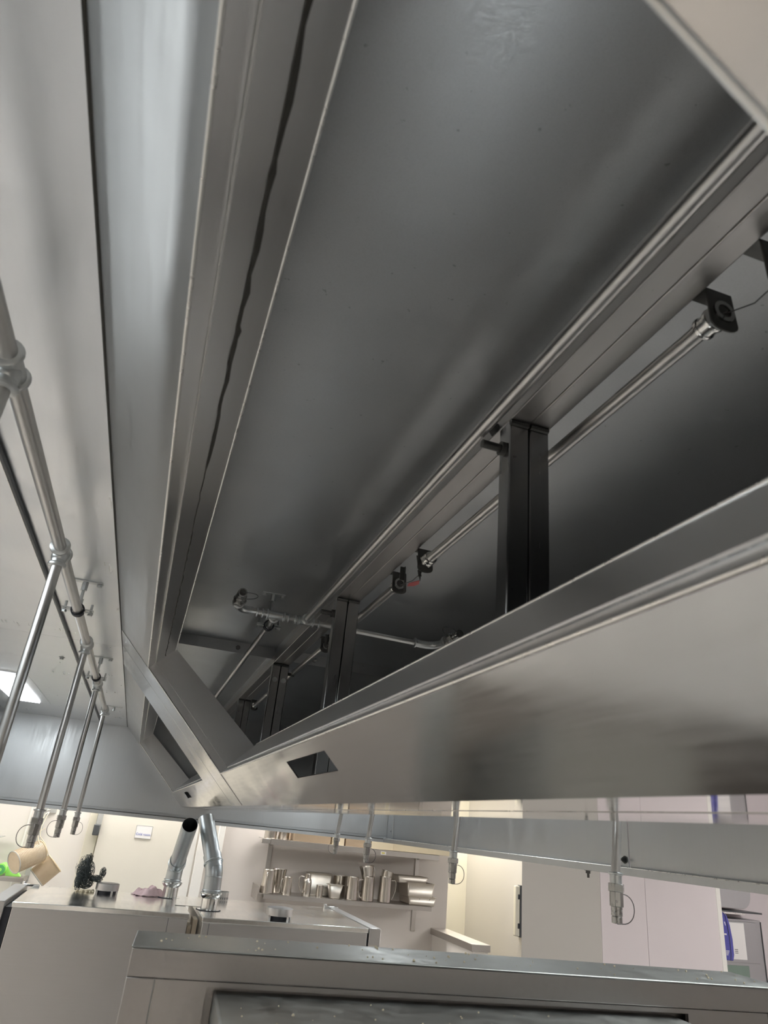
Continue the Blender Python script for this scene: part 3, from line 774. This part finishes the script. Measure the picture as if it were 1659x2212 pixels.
# dark wire scourer heap on the left oven, with crumbs
rnd = random.Random(11)
sb = MB()
def blob(c, r, n, rad=.0011):
    c = Vector(c)
    for _ in range(n):
        ph = rnd.uniform(0, 2 * PI); a = Vector((rnd.gauss(0, 1), rnd.gauss(0, 1), rnd.gauss(0, 1))).normalized(); b = a.orthogonal().normalized(); b = (b * math.cos(ph) + a.cross(b) * math.sin(ph))
        k = rnd.uniform(.45, 1.0); off = Vector([rnd.gauss(0, .22) for _ in range(3)])
        pts = []
        st = rnd.uniform(0, 6); ln = rnd.uniform(2.2, 5.5)
        for i in range(10):
            t = st + ln * i / 9
            p = a * math.cos(t) * k + b * math.sin(t) * k + off + Vector((rnd.gauss(0, .05), rnd.gauss(0, .05), rnd.gauss(0, .05)))
            if p.length > 1.05: p = p.normalized() * 1.05
            pts.append((c.x + p.x * r[0], c.y + p.y * r[1], max(ZOT + .002, c.z + p.z * r[2])))
        sb.tube(pts, rad, 4)
blob((-.180, 4.93, -.365), (.048, .045, .062), 110)
blob((-.203, 4.92, -.415), (.024, .030, .052), 80)
blob((-.165, 4.93, -.415), (.045, .04, .040), 70)
blob((-.110, 4.92, -.398), (.036, .035, .018), 50)
blob((-.082, 4.92, -.366), (.018, .022, .030), 34)
blob((-.178, 4.93, -.298), (.022, .022, .030), 34)
blob((-.195, 4.93, -.340), (.045, .04, .062), 40, .0008)
tag(build('wire_scourer', sb, 'scrub', None, 0, (-.17, 4.93, ZOT), angle=180), 'dark tangled wire scourer heaped on the left oven top beside its vent drum', 'scourer')
cm = MB()
for _ in range(46):
    x = rnd.uniform(-.205, -.108); y = 4.895 + rnd.gauss(0, .012); r = rnd.uniform(.003, .009)
    cm.ball((x, y, ZOT + r * .8), r, 7, 5)
tag(build('food_crumbs', cm, 'crumb', None, 0, (-.155, 4.895, ZOT)), 'pale crumbs spilled under the dark scourer on the left oven', 'crumbs', kind='stuff')
# crumpled pink cloth
cl = MB(); NR, NA = 22, 60
vs = [(.205, 4.955, ZOT + .050)]; fs = []
for i in range(1, NR + 1):
    q = i / NR
    for j in range(NA):
        a = 2 * PI * j / NA
        R = 1 + .10 * math.sin(3 * a + .5) + .07 * math.sin(7 * a) + .04 * math.sin(11 * a + 2)
        x = q * R * math.cos(a); y = q * R * math.sin(a)
        e = max(0.0, 1 - q ** 3.2)
        h = .050 * e * (.70 + .22 * math.sin(2.6 * x + .9) + .16 * math.sin(5.2 * x - 3 * y)) + 0.0055 * math.sqrt(e) * (math.sin(9 * x + 4 * y) + math.sin(6 * y - 8 * x + 1)) + .006 * q * abs(math.sin(6 * a))
        vs.append((.205 + .094 * x, 4.955 + .062 * y, ZOT + max(.0022, h)))
for j in range(NA):
    fs.append((0, 1 + j, 1 + (j + 1) % NA))
for i in range(NR - 1):
    for j in range(NA):
        a = 1 + i * NA + j; b = 1 + i * NA + (j + 1) % NA
        fs.append((a, a + NA, b + NA, b))
cl.add(vs, fs)
co = build('cleaning_cloth', cl, 'cloth', None, 0, (.205, 4.96, ZOT), angle=180)
md = co.modifiers.new('thickness', 'SOLIDIFY'); md.thickness = .002
tag(co, 'crumpled pink cleaning cloth on the left oven beside the flue', 'cloth')
# small printed tin behind the right flue
t = thing('tin', 'small grey printed tin on the back of the right oven behind the flue', 'tin', (.660, 5.02, ZOT))
build('body', MB().lathe([(.036, 0), (.036, .044), (.033, .045)], (.660, 5.02, ZOT), (0, 0, 1), 28), 'shelf', t)
build('rim', MB().lathe([(.034, .0445), (.0375, .0445), (.0375, .048), (.034, .048)], (.660, 5.02, ZOT), (0, 0, 1), 28, True), 'plastic_grey', t)
m = MB()
for k in range(7):
    a = -PI / 2 + (k - 3) * .36
    x, y = .660 + math.cos(a) * .0364, 5.02 + math.sin(a) * .0364
    m.box(x - .003, x + .003, y - .0006, y + .0006, ZOT + .006, ZOT + .018)
build('print', m, 'greyink', t)

# ================================================================== FOREGROUND RANGE
rg = thing('range_cooker', 'steel range back panel in the foreground with a recessed field and flue box', 'cooker', (0.054, 1.495, FL), None, math.radians(-3.4))
X0, YF = 0.054, 1.495
rw = 1.385; RT = -0.22; RD = 0.178
def rbx(x0, x1, y0, y1, z0, z1, mb=None): return (mb or MB()).box(X0 + x0, X0 + x1, YF + y0, YF + y1, z0, z1)
m = rbx(0, rw, .034, RD, FL + .9, RT - .003); rbx(0, .010, .012, .034, FL + .9, RT - .003, m); rbx(rw - .010, rw, .012, .034, FL + .9, RT - .003, m)
build('back_guard', m, 'fg', rg)
fr = rbx(0, rw, 0, .012, RT - .047, RT - .003); rbx(0, .050, 0, .012, RT - .60, RT - .047, fr); rbx(rw - .058, rw, 0, .012, RT - .60, RT - .047, fr)
build('panel_frame', fr, 'fg', rg, 0.002)
m = rbx(.049, .0512, .006, .012, RT - .60, RT - .046); rbx(rw - .0592, rw - .057, .006, .012, RT - .60, RT - .046, m); rbx(.0512, rw - .0592, .006, .012, RT - .0482, RT - .046, m)
build('panel_groove', m, 'nozzle', rg)
m = rbx(.0512, .141, .0015, .012, RT - .60, RT - .0482); rbx(.141, 1.131, .0015, .012, RT - .0560, RT - .0482, m); rbx(1.131, rw - .0592, .0015, .012, RT - .60, RT - .0482, m)  # gap left around the flue box is shaped to stand in for its shadow
build('recessed_panel', m, 'fg', rg)
build('top_ledge', rbx(-.001, rw + .001, -.002, RD + .001, RT - .003, RT), 'fgtop', rg, 0.0015)
build('flue_box', rbx(.157, 1.115, -.30, .035, RT - .40, RT - .066), 'fgtop', rg, 0.004)
build('hob', rbx(0, rw, -.62, RD, FL + .12, FL + .9), 'fg', rg, 0.004)
for x in (.08, rw - .08):
    for y in (-.55, .10): build('leg', MB().cyl((X0 + x, YF + y, FL), (X0 + x, YF + y, FL + .12), .025), 'chrome', rg)
m = MB(); rn = random.Random(2)
for _ in range(60):
    x = rn.uniform(.02, rw - .03); y = rn.uniform(.02, RD - .01); r = rn.uniform(.0008, .0028)
    m.ball((X0 + x, YF + y, RT + r * .6), r, 6, 4)
for _ in range(40):
    x = rn.uniform(.18, 1.08); y = rn.uniform(-.25, -.02); r = rn.uniform(.0008, .0026)
    m.ball((X0 + x, YF + y, RT - .066 + r * .6), r, 6, 4)
o = build('grease_specks', m, 'crumb', rg); o['kind'] = 'stuff'

# ================================================================== SHELVES ON THE FAR WALL
SH = -0.545
sh = thing('wall_shelf', 'lower steel wall shelf crowded with metal jugs', 'shelf', (1.95, 6.72, SH))
m = MB().box(1.15, 2.73, 6.55, 6.885, SH - .004, SH).box(1.20, 2.73, 6.55, 6.554, SH - .036, SH)
build('board', m, 'shelf', sh, 0.001)
build('end_upstand', MB().box(1.15, 1.155, 6.56, 6.885, SH - .055, SH + .055), 'shelf', sh, 0.001)
us_ = thing('wall_shelf', 'upper steel wall shelf directly below the hood edge', 'shelf', (1.95, 6.72, -.125))
m = MB().box(1.14, 2.775, 6.55, 6.885, -.130, -.126).box(1.195, 2.775, 6.55, 6.554, -.170, -.126)
build('board', m, 'shelf', us_, 0.001)
build('end_bracket', MB().box(1.115, 1.19, 6.54, 6.60, -.165, -.127), 'shelf', us_, 0.002)
st_ = build('price_sticker', MB().box(2.205, 2.255, 6.5485, 6.55, -.166, -.140), 'paper', us_)
build('sticker_print', MB().box(2.212, 2.242, 6.548, 6.5485, -.158, -.146), 'yellow', st_)
for x in (1.262, 2.695):
    up = thing('shelf_upright', 'left slotted steel upright carrying the wall shelves' if x < 2 else 'right slotted steel upright carrying the wall shelves', 'bracket', (x, 6.89, -.80))
    build('channel', MB().box(x - .02, x + .02, 6.886, 6.90, -.78, .05), 'shelf', up, 0.002)
    for z in (SH - .004, -.130):
        m = MB().prism([(x - .006, 6.886, z), (x - .006, 6.62, z), (x - .006, 6.62, z - .012), (x - .006, 6.886, z - .055)], (.012, 0, 0))
        build('arm', m, 'shelf', up, 0.001)

def vessel(name, label, cat, x, y, z, r0, r1, h, mat='pot', handle=None, neck=None, tilt=None, lip=True, group='metal jugs on the wall shelf', hw=.030):
    """tapered jug: r0 bottom radius, r1 top radius, handle = direction angle"""
    t = thing(name, label, cat, (x, y, z), group)
    prof = [(r0 * .92, 0), (r0, .006), (r0 * .5 + r1 * .5, h * .5), (r1, h * .96), (r1 * 1.03, h)]
    if neck: prof = [(r0 * .92, 0), (r0, .006), (r0 * .97, h * .60), (r1 * 1.3, h * .74), (r1, h * .80), (r1, h * .97), (r1 * 1.05, h)]
    inner = [(max(.002, p[0] - .0018), p[1]) for p in reversed(prof[1:])]
    full = prof + [(prof[-1][0] - .0018, h)] + inner + [(.001, .008)]
    build('body', MB().lathe(full, (x, y, z), (0, 0, 1), 32, False), mat, t)
    if lip: build('rim', MB().tube([(x + math.cos(a) * r1 * 1.03, y + math.sin(a) * r1 * 1.03, z + h) for a in [2 * PI * k / 28 for k in range(28)]], .0016, 6, True), mat, t)
    if handle is not None:
        dx, dy = math.cos(handle), math.sin(handle)
        rr = (r0 + r1) / 2
        pts = [(rr * .98, h * .86), (rr + hw * .7, h * .88), (rr + hw, h * .78), (rr + hw * .9, h * .45), (rr + hw * .45, h * .18), (r0 * .98, h * .12)]
        build('handle', MB().tube([(x + dx * a, y + dy * a, z + b) for a, b in pts], .0042, 8), mat, t)
    if tilt:
        t.rotation_euler = tilt
    return t
SY = 6.63
vessel('jug', 'tall steel jug at the left end of the wall shelf, handle facing out', 'jug', 1.238, 6.64, SH, .062, .051, .178, handle=-PI / 2 - .35)
vessel('pot', 'steel pot with flared rim behind the leftmost jugs', 'pot', 1.355, 6.78, SH, .046, .062, .182)
vessel('jug', 'small straight steel jug with its handle to the left, second from the left in front', 'jug', 1.402, 6.61, SH, .043, .036, .136, handle=PI + .5, hw=.026)
t = vessel('coffee_pot', 'steel coffee pot with a narrow neck and thin handle on the left', 'coffee pot', 1.580, 6.62, SH, .038, .026, .172, handle=PI, neck=True, hw=.045)
vessel('beaker', 'smallest steel beaker on the wall shelf, between coffee pot and square pan', 'beaker', 1.690, 6.60, SH, .0285, .031, .094)
def gn_pan(label, x0, x1, y0, y1, z, h, taper=.014, mat='potlight', rivets=False):
    t = thing('gastronorm_pan', label, 'pan', ((x0 + x1) / 2, (y0 + y1) / 2, z), 'rectangular steel pans on the wall shelf')
    a, b = taper, .012
    o = [(x0 + b, y0 + b, z + h), (x1 - b, y0 + b, z + h), (x1 - b, y1 - b, z + h), (x0 + b, y1 - b, z + h)]
    i = [(x0 + b + a, y0 + b + a, z), (x1 - b - a, y0 + b + a, z), (x1 - b - a, y1 - b - a, z), (x0 + b + a, y1 - b - a, z)]
    m = MB().add(i + o, [(3, 2, 1, 0), (0, 1, 5, 4), (1, 2, 6, 5), (2, 3, 7, 6), (3, 0, 4, 7)])
    ob = build('body', m, mat, t, 0.010, angle=60, seg=3)
    md = ob.modifiers.new('thickness', 'SOLIDIFY'); md.thickness = .0015; md.offset = 1
    r = MB().box(x0, x1, y0, y0 + b + .001, z + h - .002, z + h).box(x0, x1, y1 - b - .001, y1, z + h - .002, z + h).box(x0, x0 + b + .001, y0 + b, y1 - b, z + h - .002, z + h).box(x1 - b - .001, x1, y0 + b, y1 - b, z + h - .002, z + h)
    build('rim', r, mat, t, 0.0008)
    if rivets:
        for k in (.40, .75):
            x = x0 + (x1 - x0) * k; build('rivet', MB().ball((x, y0 + .015, z + h * .72), .006, 8, 6), 'chrome', t)
    return t
gn_pan('deep rectangular steel pan at the back of the wall shelf behind the beaker', 1.60, 1.835, 6.70, 6.86, SH, .180)
gn_pan('small square steel pan at the front of the wall shelf', 1.762, 1.905, 6.56, 6.68, SH, .108, .020)
vessel('pot', 'wide steel pot at the back of the wall shelf behind the square pan', 'pot', 1.915, 6.77, SH, .055, .062, .172)
vessel('jug', 'tall steel jug right of the square pan, its handle to the right', 'jug', 1.985, 6.61, SH, .058, .050, .180, handle=.1, hw=.040)
jb = vessel('jug', 'tall steel jug third from the right, holding a tilted steel jug', 'jug', 2.128, 6.61, SH, .061, .057, .192, handle=PI + .3, hw=.042)
vessel('jug', 'steel jug tilted upright in the mouth of the jug below it, highest on the shelf', 'jug', 2.125, 6.61, SH + .150, .044, .064, .124, tilt=(0, math.radians(-10), 0), handle=-.2, hw=.016)
vessel('jug', 'tallest steel jug next to the pan stack, a tilted beaker in its mouth', 'jug', 2.293, 6.61, SH, .061, .054, .204, handle=0.0, hw=.046)
vessel('beaker', 'steel beaker leaning in the mouth of the tallest jug', 'beaker', 2.288, 6.61, SH + .160, .044, .052, .090, tilt=(0, math.radians(12), 0))
gn_pan('riveted steel pan at the bottom of the stack on the right shelf end', 2.505, 2.785, 6.56, 6.86, SH, .072, .006, rivets=True)
gn_pan('deep steel pan in the middle of the stack on the right end of the shelf', 2.488, 2.772, 6.57, 6.85, SH + .052, .125, .014)
gn_pan('shallow steel pan on top of the stack on the right end of the shelf', 2.40, 2.715, 6.60, 6.85, SH + .165, .058, .014)

# things on the upper shelf
def board_box(name, label, x0, x1, y0, y1, z0, z1, mat, lid=True):
    t = thing(name, label, 'box', ((x0 + x1) / 2, (y0 + y1) / 2, z0))
    build('body', MB().box(x0, x1, y0, y1, z0, z1), mat, t, 0.003)
    if lid: build('lid', MB().box(x0 - .004, x1 + .004, y0 - .004, y1 + .004, z1, z1 + .02), mat, t, 0.003)
vessel('canister', 'steel canister at the left end of the upper wall shelf', 'canister', 1.205, 6.66, -.126, .055, .055, .15, group='steel canisters on the upper shelf')
vessel('canister', 'second steel canister on the upper wall shelf, right of the first', 'canister', 1.325, 6.68, -.126, .05, .05, .14, group='steel canisters on the upper shelf')
board_box('storage_box', 'brown box on the upper shelf, nearest the canisters', 1.40, 1.735, 6.58, 6.84, -.126, .03, 'brownbox')
board_box('storage_box', 'small pale yellow box in the middle of the upper shelf', 1.75, 1.862, 6.58, 6.84, -.126, .02, 'creambox')
board_box('storage_box', 'second brown box on the upper shelf, right of the pale yellow one', 1.875, 2.11, 6.58, 6.84, -.126, .03, 'brownbox')
board_box('storage_box', 'cream box on the upper shelf behind the second drop nozzle', 2.12, 2.33, 6.58, 6.84, -.126, .02, 'creambox')
board_box('storage_box', 'long cream box overhanging the right end of the upper shelf', 2.335, 2.935, 6.60, 6.86, -.126, .02, 'creambox')

# cold room sign
sg = thing('door_sign', 'small white framed sign reading Cold room on the cream door', 'sign', (.138, 6.861, -.176))
build('plate', MB().box(.072, .205, 6.8575, 6.8615, -.226, -.128), 'paper', sg)
fm = MB().box(.0705, .2065, 6.8565, 6.8615, -.1285, -.1265).box(.0705, .2065, 6.8565, 6.8615, -.2275, -.2255).box(.0705, .0735, 6.8565, 6.8615, -.2255, -.1285).box(.2035, .2065, 6.8565, 6.8615, -.2255, -.1285)
build('sign_border', fm, 'plastic_grey', sg)
text_part('lettering', 'Cold room', 'ink', sg, .0265, (.138, 6.8570, -.196), (1, 0, 0), (0, 0, 1))

# ------------------------------------------------------------------ left end: rack, strainers, green roll
rk = thing('wall_rack', 'steel wall rack at the far left, a green roll lying on it', 'rack', (-.95, 6.8, -.59))
m = MB().box(-1.5, -.675, 6.60, 6.615, -.600, -.572).box(-.700, -.675, 6.615, 6.89, -.600, -.572).box(-1.5, -.675, 6.86, 6.875, -.600, -.572)
for k in range(3): m.box(-1.5, -.675, 6.67 + k * .06, 6.678 + k * .06, -.580, -.572)
build('frame', m, 'shelf', rk, 0.001)
m = MB().prism([(-.70, 6.885, -.60), (-.70, 6.66, -.60), (-.70, 6.885, -.72)], (.02, 0, 0)); build('support_arm', m, 'plastic_grey', rk)
up = MB().box(-.705, -.668, 6.87, 6.90, -.72, .03); tag(build('rack_upright', up, 'plastic_grey', None, 0.002, (-.686, 6.885, -.72)), 'grey upright rail behind the hanging strainers', 'rail')
gr_ = thing('film_roll', 'bright green roll of film lying on the far left rack', 'roll', (-.87, 6.72, -.572))
build('roll', MB().cyl((-.868, 6.66, -.530), (-.868, 6.84, -.530), .042, None, 28), 'green', gr_)
build('core', MB().cyl((-.868, 6.652, -.530), (-.868, 6.66, -.530), .034, None, 24), 'greend', gr_)
build('core_hole', MB().cyl((-.868, 6.650, -.530), (-.868, 6.6525, -.530), .012, None, 20), 'green', gr_)
m = MB().prism([(-.83, 6.70, -.572), (-.77, 6.68, -.572), (-.715, 6.70, -.572), (-.735, 6.70, -.552), (-.775, 6.69, -.520), (-.83, 6.70, -.505)], (0, .07, 0)); build('loose_end', m, 'green', gr_, 0.004)
m = MB().box(-1.4, -.985, 6.62, 6.72, -.562, -.50)
m = MB().prism([(-1.12, 6.62, -.330), (-.925, 6.62, -.306), (-.925, 6.62, -.300), (-1.12, 6.62, -.322)], (0, .22, 0)); 
tag(build('wall_tray', m, 'plastic_grey', None, 0.001, (-1.0, 6.7, -.33)), 'thin grey tray edge high on the wall at the far left', 'tray')
for k, zz in enumerate((-.388, -.448)):
    m = MB().cyl((-1.05, 6.66, zz), (-.948, 6.66, zz + .006), .014, .010, 14).cyl((-1.10, 6.66, zz - .002), (-1.05, 6.66, zz), .006)
    tag(build('whisk_handle', m, 'plastic_dark', None, 0, (-1.0, 6.66, zz)), ('upper' if k == 0 else 'lower') + ' dark handle poking in at the left edge above the green roll', 'handle', 'dark handles by the wall')
def strainer(label, p0, p1, r, thick=.010):
    """open cylindrical pasta strainer: fine wire mesh wall, flat base, rolled rim"""
    p0 = Vector(p0); p1 = Vector(p1); ax = (p1 - p0).normalized(); L = (p1 - p0).length
    u = ax.orthogonal().normalized(); w = ax.cross(u)
    t = thing('pasta_strainer', label, 'strainer', tuple((p0 + p1) / 2), 'amber strainers hanging on the left wall')
    m = MB()
    nb = 20
    for k in range(nb):
        q = p0 + ax * (L * (k + .5) / nb)
        m.tube([q + (u * math.cos(a) + w * math.sin(a)) * r for a in [2 * PI * i / 36 for i in range(36)]], .0016, 5, True)
    for k in range(18):
        a = 2 * PI * k / 18; o = (u * math.cos(a) + w * math.sin(a)) * r; m.tube([p0 + o, p1 + o], .0012, 5)
    m.lathe([(r * .985, 0), (r * .992, 0), (r * .992, L), (r * .985, L), (r * .985, 0)], p0, ax, 36, True)
    build('basket', m, 'strainer_mesh', t)
    m = MB().tube([p1 + (u * math.cos(a) + w * math.sin(a)) * r for a in [2 * PI * i / 36 for i in range(36)]], .005, 8, True); build('rim', m, 'straw', t)
    m = MB().tube([p0 + (u * math.cos(a) + w * math.sin(a)) * r for a in [2 * PI * i / 36 for i in range(36)]], .004, 8, True); build('base_ring', m, 'plastic_grey', t)
    m = MB().lathe([(r * .97, 0), (r * .97, .002)], p0, ax, 36); build('base', m, 'strainer_mesh', t)
    m = MB().tube([p1 + ax * .002 + (u * math.cos(a) + w * math.sin(a)) * r * .55 for a in [2 * PI * i / 28 for i in range(28)]], .0035, 7, True); build('handle_ring', m, 'string', t)
    return t
mm = mat_plain('strainer_mesh', (0.70, 0.58, 0.42), 0.35, 0.08, 40, alpha=0.55); MT['strainer_mesh'] = mm
strainer('amber strainer hanging on the far left wall, its open rim to the upper right', (-.760, 6.45, -.458), (-.610, 6.58, -.375), .080)
strainer('lower amber strainer hanging under the other one, tilted down to the left', (-.590, 6.64, -.565), (-.490, 6.66, -.455), .080)
m = MB().tube([(-.650, 6.80, -.095), (-.652, 6.60, -.11), (-.660, 6.56, -.19), (-.655, 6.53, -.26), (-.640, 6.52, -.300), (-.615, 6.515, -.335)], .004, 7).tube([(-.645, 6.80, -.095), (-.635, 6.60, -.12), (-.650, 6.57, -.20), (-.640, 6.55, -.27), (-.585, 6.55, -.32), (-.540, 6.58, -.40), (-.500, 6.60, -.43)], .0032, 7).tube([(-.66, 6.59, -.15), (-.69, 6.58, -.20), (-.655, 6.57, -.235), (-.62, 6.59, -.21)], .003, 7)
tag(build('hanging_string', m, 'string', None, 0, (-.65, 6.6, -.1)), 'looped pale string holding the amber strainers on the wall hook', 'string')
m = MB().tube([(-.65, 6.89, -.08), (-.65, 6.62, -.08), (-.65, 6.60, -.09), (-.65, 6.595, -.075)], .004, 8).box(-.72, -.60, 6.885, 6.9, -.1, -.06)
tag(build('wall_hook', m, 'plastic_grey', None, 0, (-.65, 6.85, -.08)), 'grey wall hook holding the strainer string below the hood edge', 'hook')

# ------------------------------------------------------------------ right end
eb = thing('electrical_box', 'slim grey electrical box with black hinges on the edge of the grey wall', 'electrical box', (3.80, 6.93, -.55))
build('housing', MB().box(3.765, 3.814, 6.905, 6.955, -.768, -.335), 'boxgrey', eb, 0.010, seg=3)
build('back_plate', MB().box(3.814, 3.83, 6.90, 6.96, -.775, -.328), 'plastic_dark', eb, 0.003)
for z in (-.43, -.68): build('hinge', MB().box(3.790, 3.812, 6.899, 6.915, z - .022, z + .022), 'black', eb, 0.004)

bd = thing('towel_dispenser', 'blue plastic paper towel dispenser on the side of the pink block', 'dispenser', (6.33, 7.05, -.62))
prof = [(6.25, -.412), (6.276, -.410), (6.320, -.438), (6.350, -.53), (6.368, -.66), (6.368, -.80), (6.350, -.856), (6.25, -.852)]
m = MB().prism([(x, 6.905, z) for x, z in prof], (0, .30, 0)); build('cover', m, 'blue', bd, 0.008, seg=3)
m = MB().tube([(6.25 + (x - 6.25) * .62, 6.903, z) for x, z in prof[1:7]], .003, 6); build('cover_seam', m, 'plastic_dark', bd)
m = MB().prism([(6.272, 6.903, -.50), (6.284, 6.903, -.50), (6.290, 6.903, -.535), (6.284, 6.903, -.535)], (0, .003, 0))
for k in range(4): m.box(6.262, 6.305 - .006 * k, 6.9025, 6.9045, -.770 - k * .012, -.765 - k * .012)
m.box(6.262, 6.274, 6.9025, 6.9045, -.622, -.608).box(6.278, 6.288, 6.9025, 6.9045, -.624, -.608)
build('print', m, 'paper', bd)

fg = thing('steel_cabinet', 'grey steel cabinet at the far right with a white sheet on its front', 'cabinet', (7.4, 8.2, FL))
build('carcass', MB().box(6.75, 7.95, 8.12, 8.4, FL + .1, -.546), 'end', fg, 0.004)
build('plinth', MB().box(6.80, 7.90, 8.16, 8.4, FL, FL + .1), 'plastic_dark', fg)
build('door', MB().box(6.80, 7.86, 8.108, 8.12, -1.02, -.57), 'end', fg, 0.003)
build('door', MB().box(6.80, 7.86, 8.108, 8.12, FL + .14, -1.22), 'end', fg, 0.003)
build('window_panel', MB().box(7.0, 7.68, 8.104, 8.12, -1.19, -1.05), 'greenglass', fg, 0.003)
build('edge_seal', MB().box(7.945, 7.955, 8.112, 8.12, FL + .1, -.56), 'plastic_dark', fg)
ps = thing('notice_sheet', 'white sheet with three small dark lines on the grey cabinet', 'notice', (7.55, 8.103, -.80))
build('sheet', MB().box(7.22, 7.665, 8.1035, 8.1075, -.985, -.588), 'paper', ps)
m = MB()
for k in range(3): m.box(7.485, 7.535, 8.103, 8.1036, -.885 - k * .018, -.877 - k * .018)
build('print', m, 'greyink', ps)
m = MB().cyl((7.36, 8.06, -.70), (7.36, 8.11, -.70), .05, None, 24)
tag(build('dispenser_lever', m, 'lightblue', None, 0.01, (7.36, 8.1, -.70)), 'light blue round lever showing beside the blue dispenser', 'lever')
ss = thing('wall_shelf', 'narrow dark shelf at the far right under the curved steel cover', 'shelf', (7.4, 8.2, -.455))
build('board', MB().box(6.7, 7.90, 8.02, 8.4, -.470, -.452), 'plastic_dark', ss, 0.002)
build('front_lip', MB().box(6.7, 7.62, 8.012, 8.02, -.490, -.470), 'hem', ss)
cv = MB(); pts = []
for k in range(13):
    a = -PI / 2 * k / 12
    pts.append((7.60 + .155 * math.cos(a), 8.03, -.26 + .165 * math.sin(a)))
pts = [(6.7, 8.03, -.425)] + list(reversed(pts)) + [(7.80, 8.03, -.05), (7.84, 8.03, .2), (6.7, 8.03, .2)]
cv.prism(pts, (0, .36, 0))
tag(build('duct_cover', cv, 'end', None, 0.003, (7.3, 8.2, -.42)), 'curved steel duct cover above the narrow dark shelf at the far right', 'duct')
bx = thing('bin', 'tall black bin at the lower right corner beyond the range', 'bin', (5.1, 5.2, FL))
build('body', MB().box(4.84, 5.4, 5.0, 5.5, FL + .05, -.86), 'plastic_dark', bx, 0.02, seg=3)
build('lid', MB().box(4.82, 5.42, 4.98, 5.52, -.86, -.82), 'black', bx, 0.012)
for x in (4.92, 5.32):
    build('wheel', MB().cyl((x, 5.2, FL + .04), (x + .03, 5.2, FL + .04), .04, None, 18), 'black', bx)
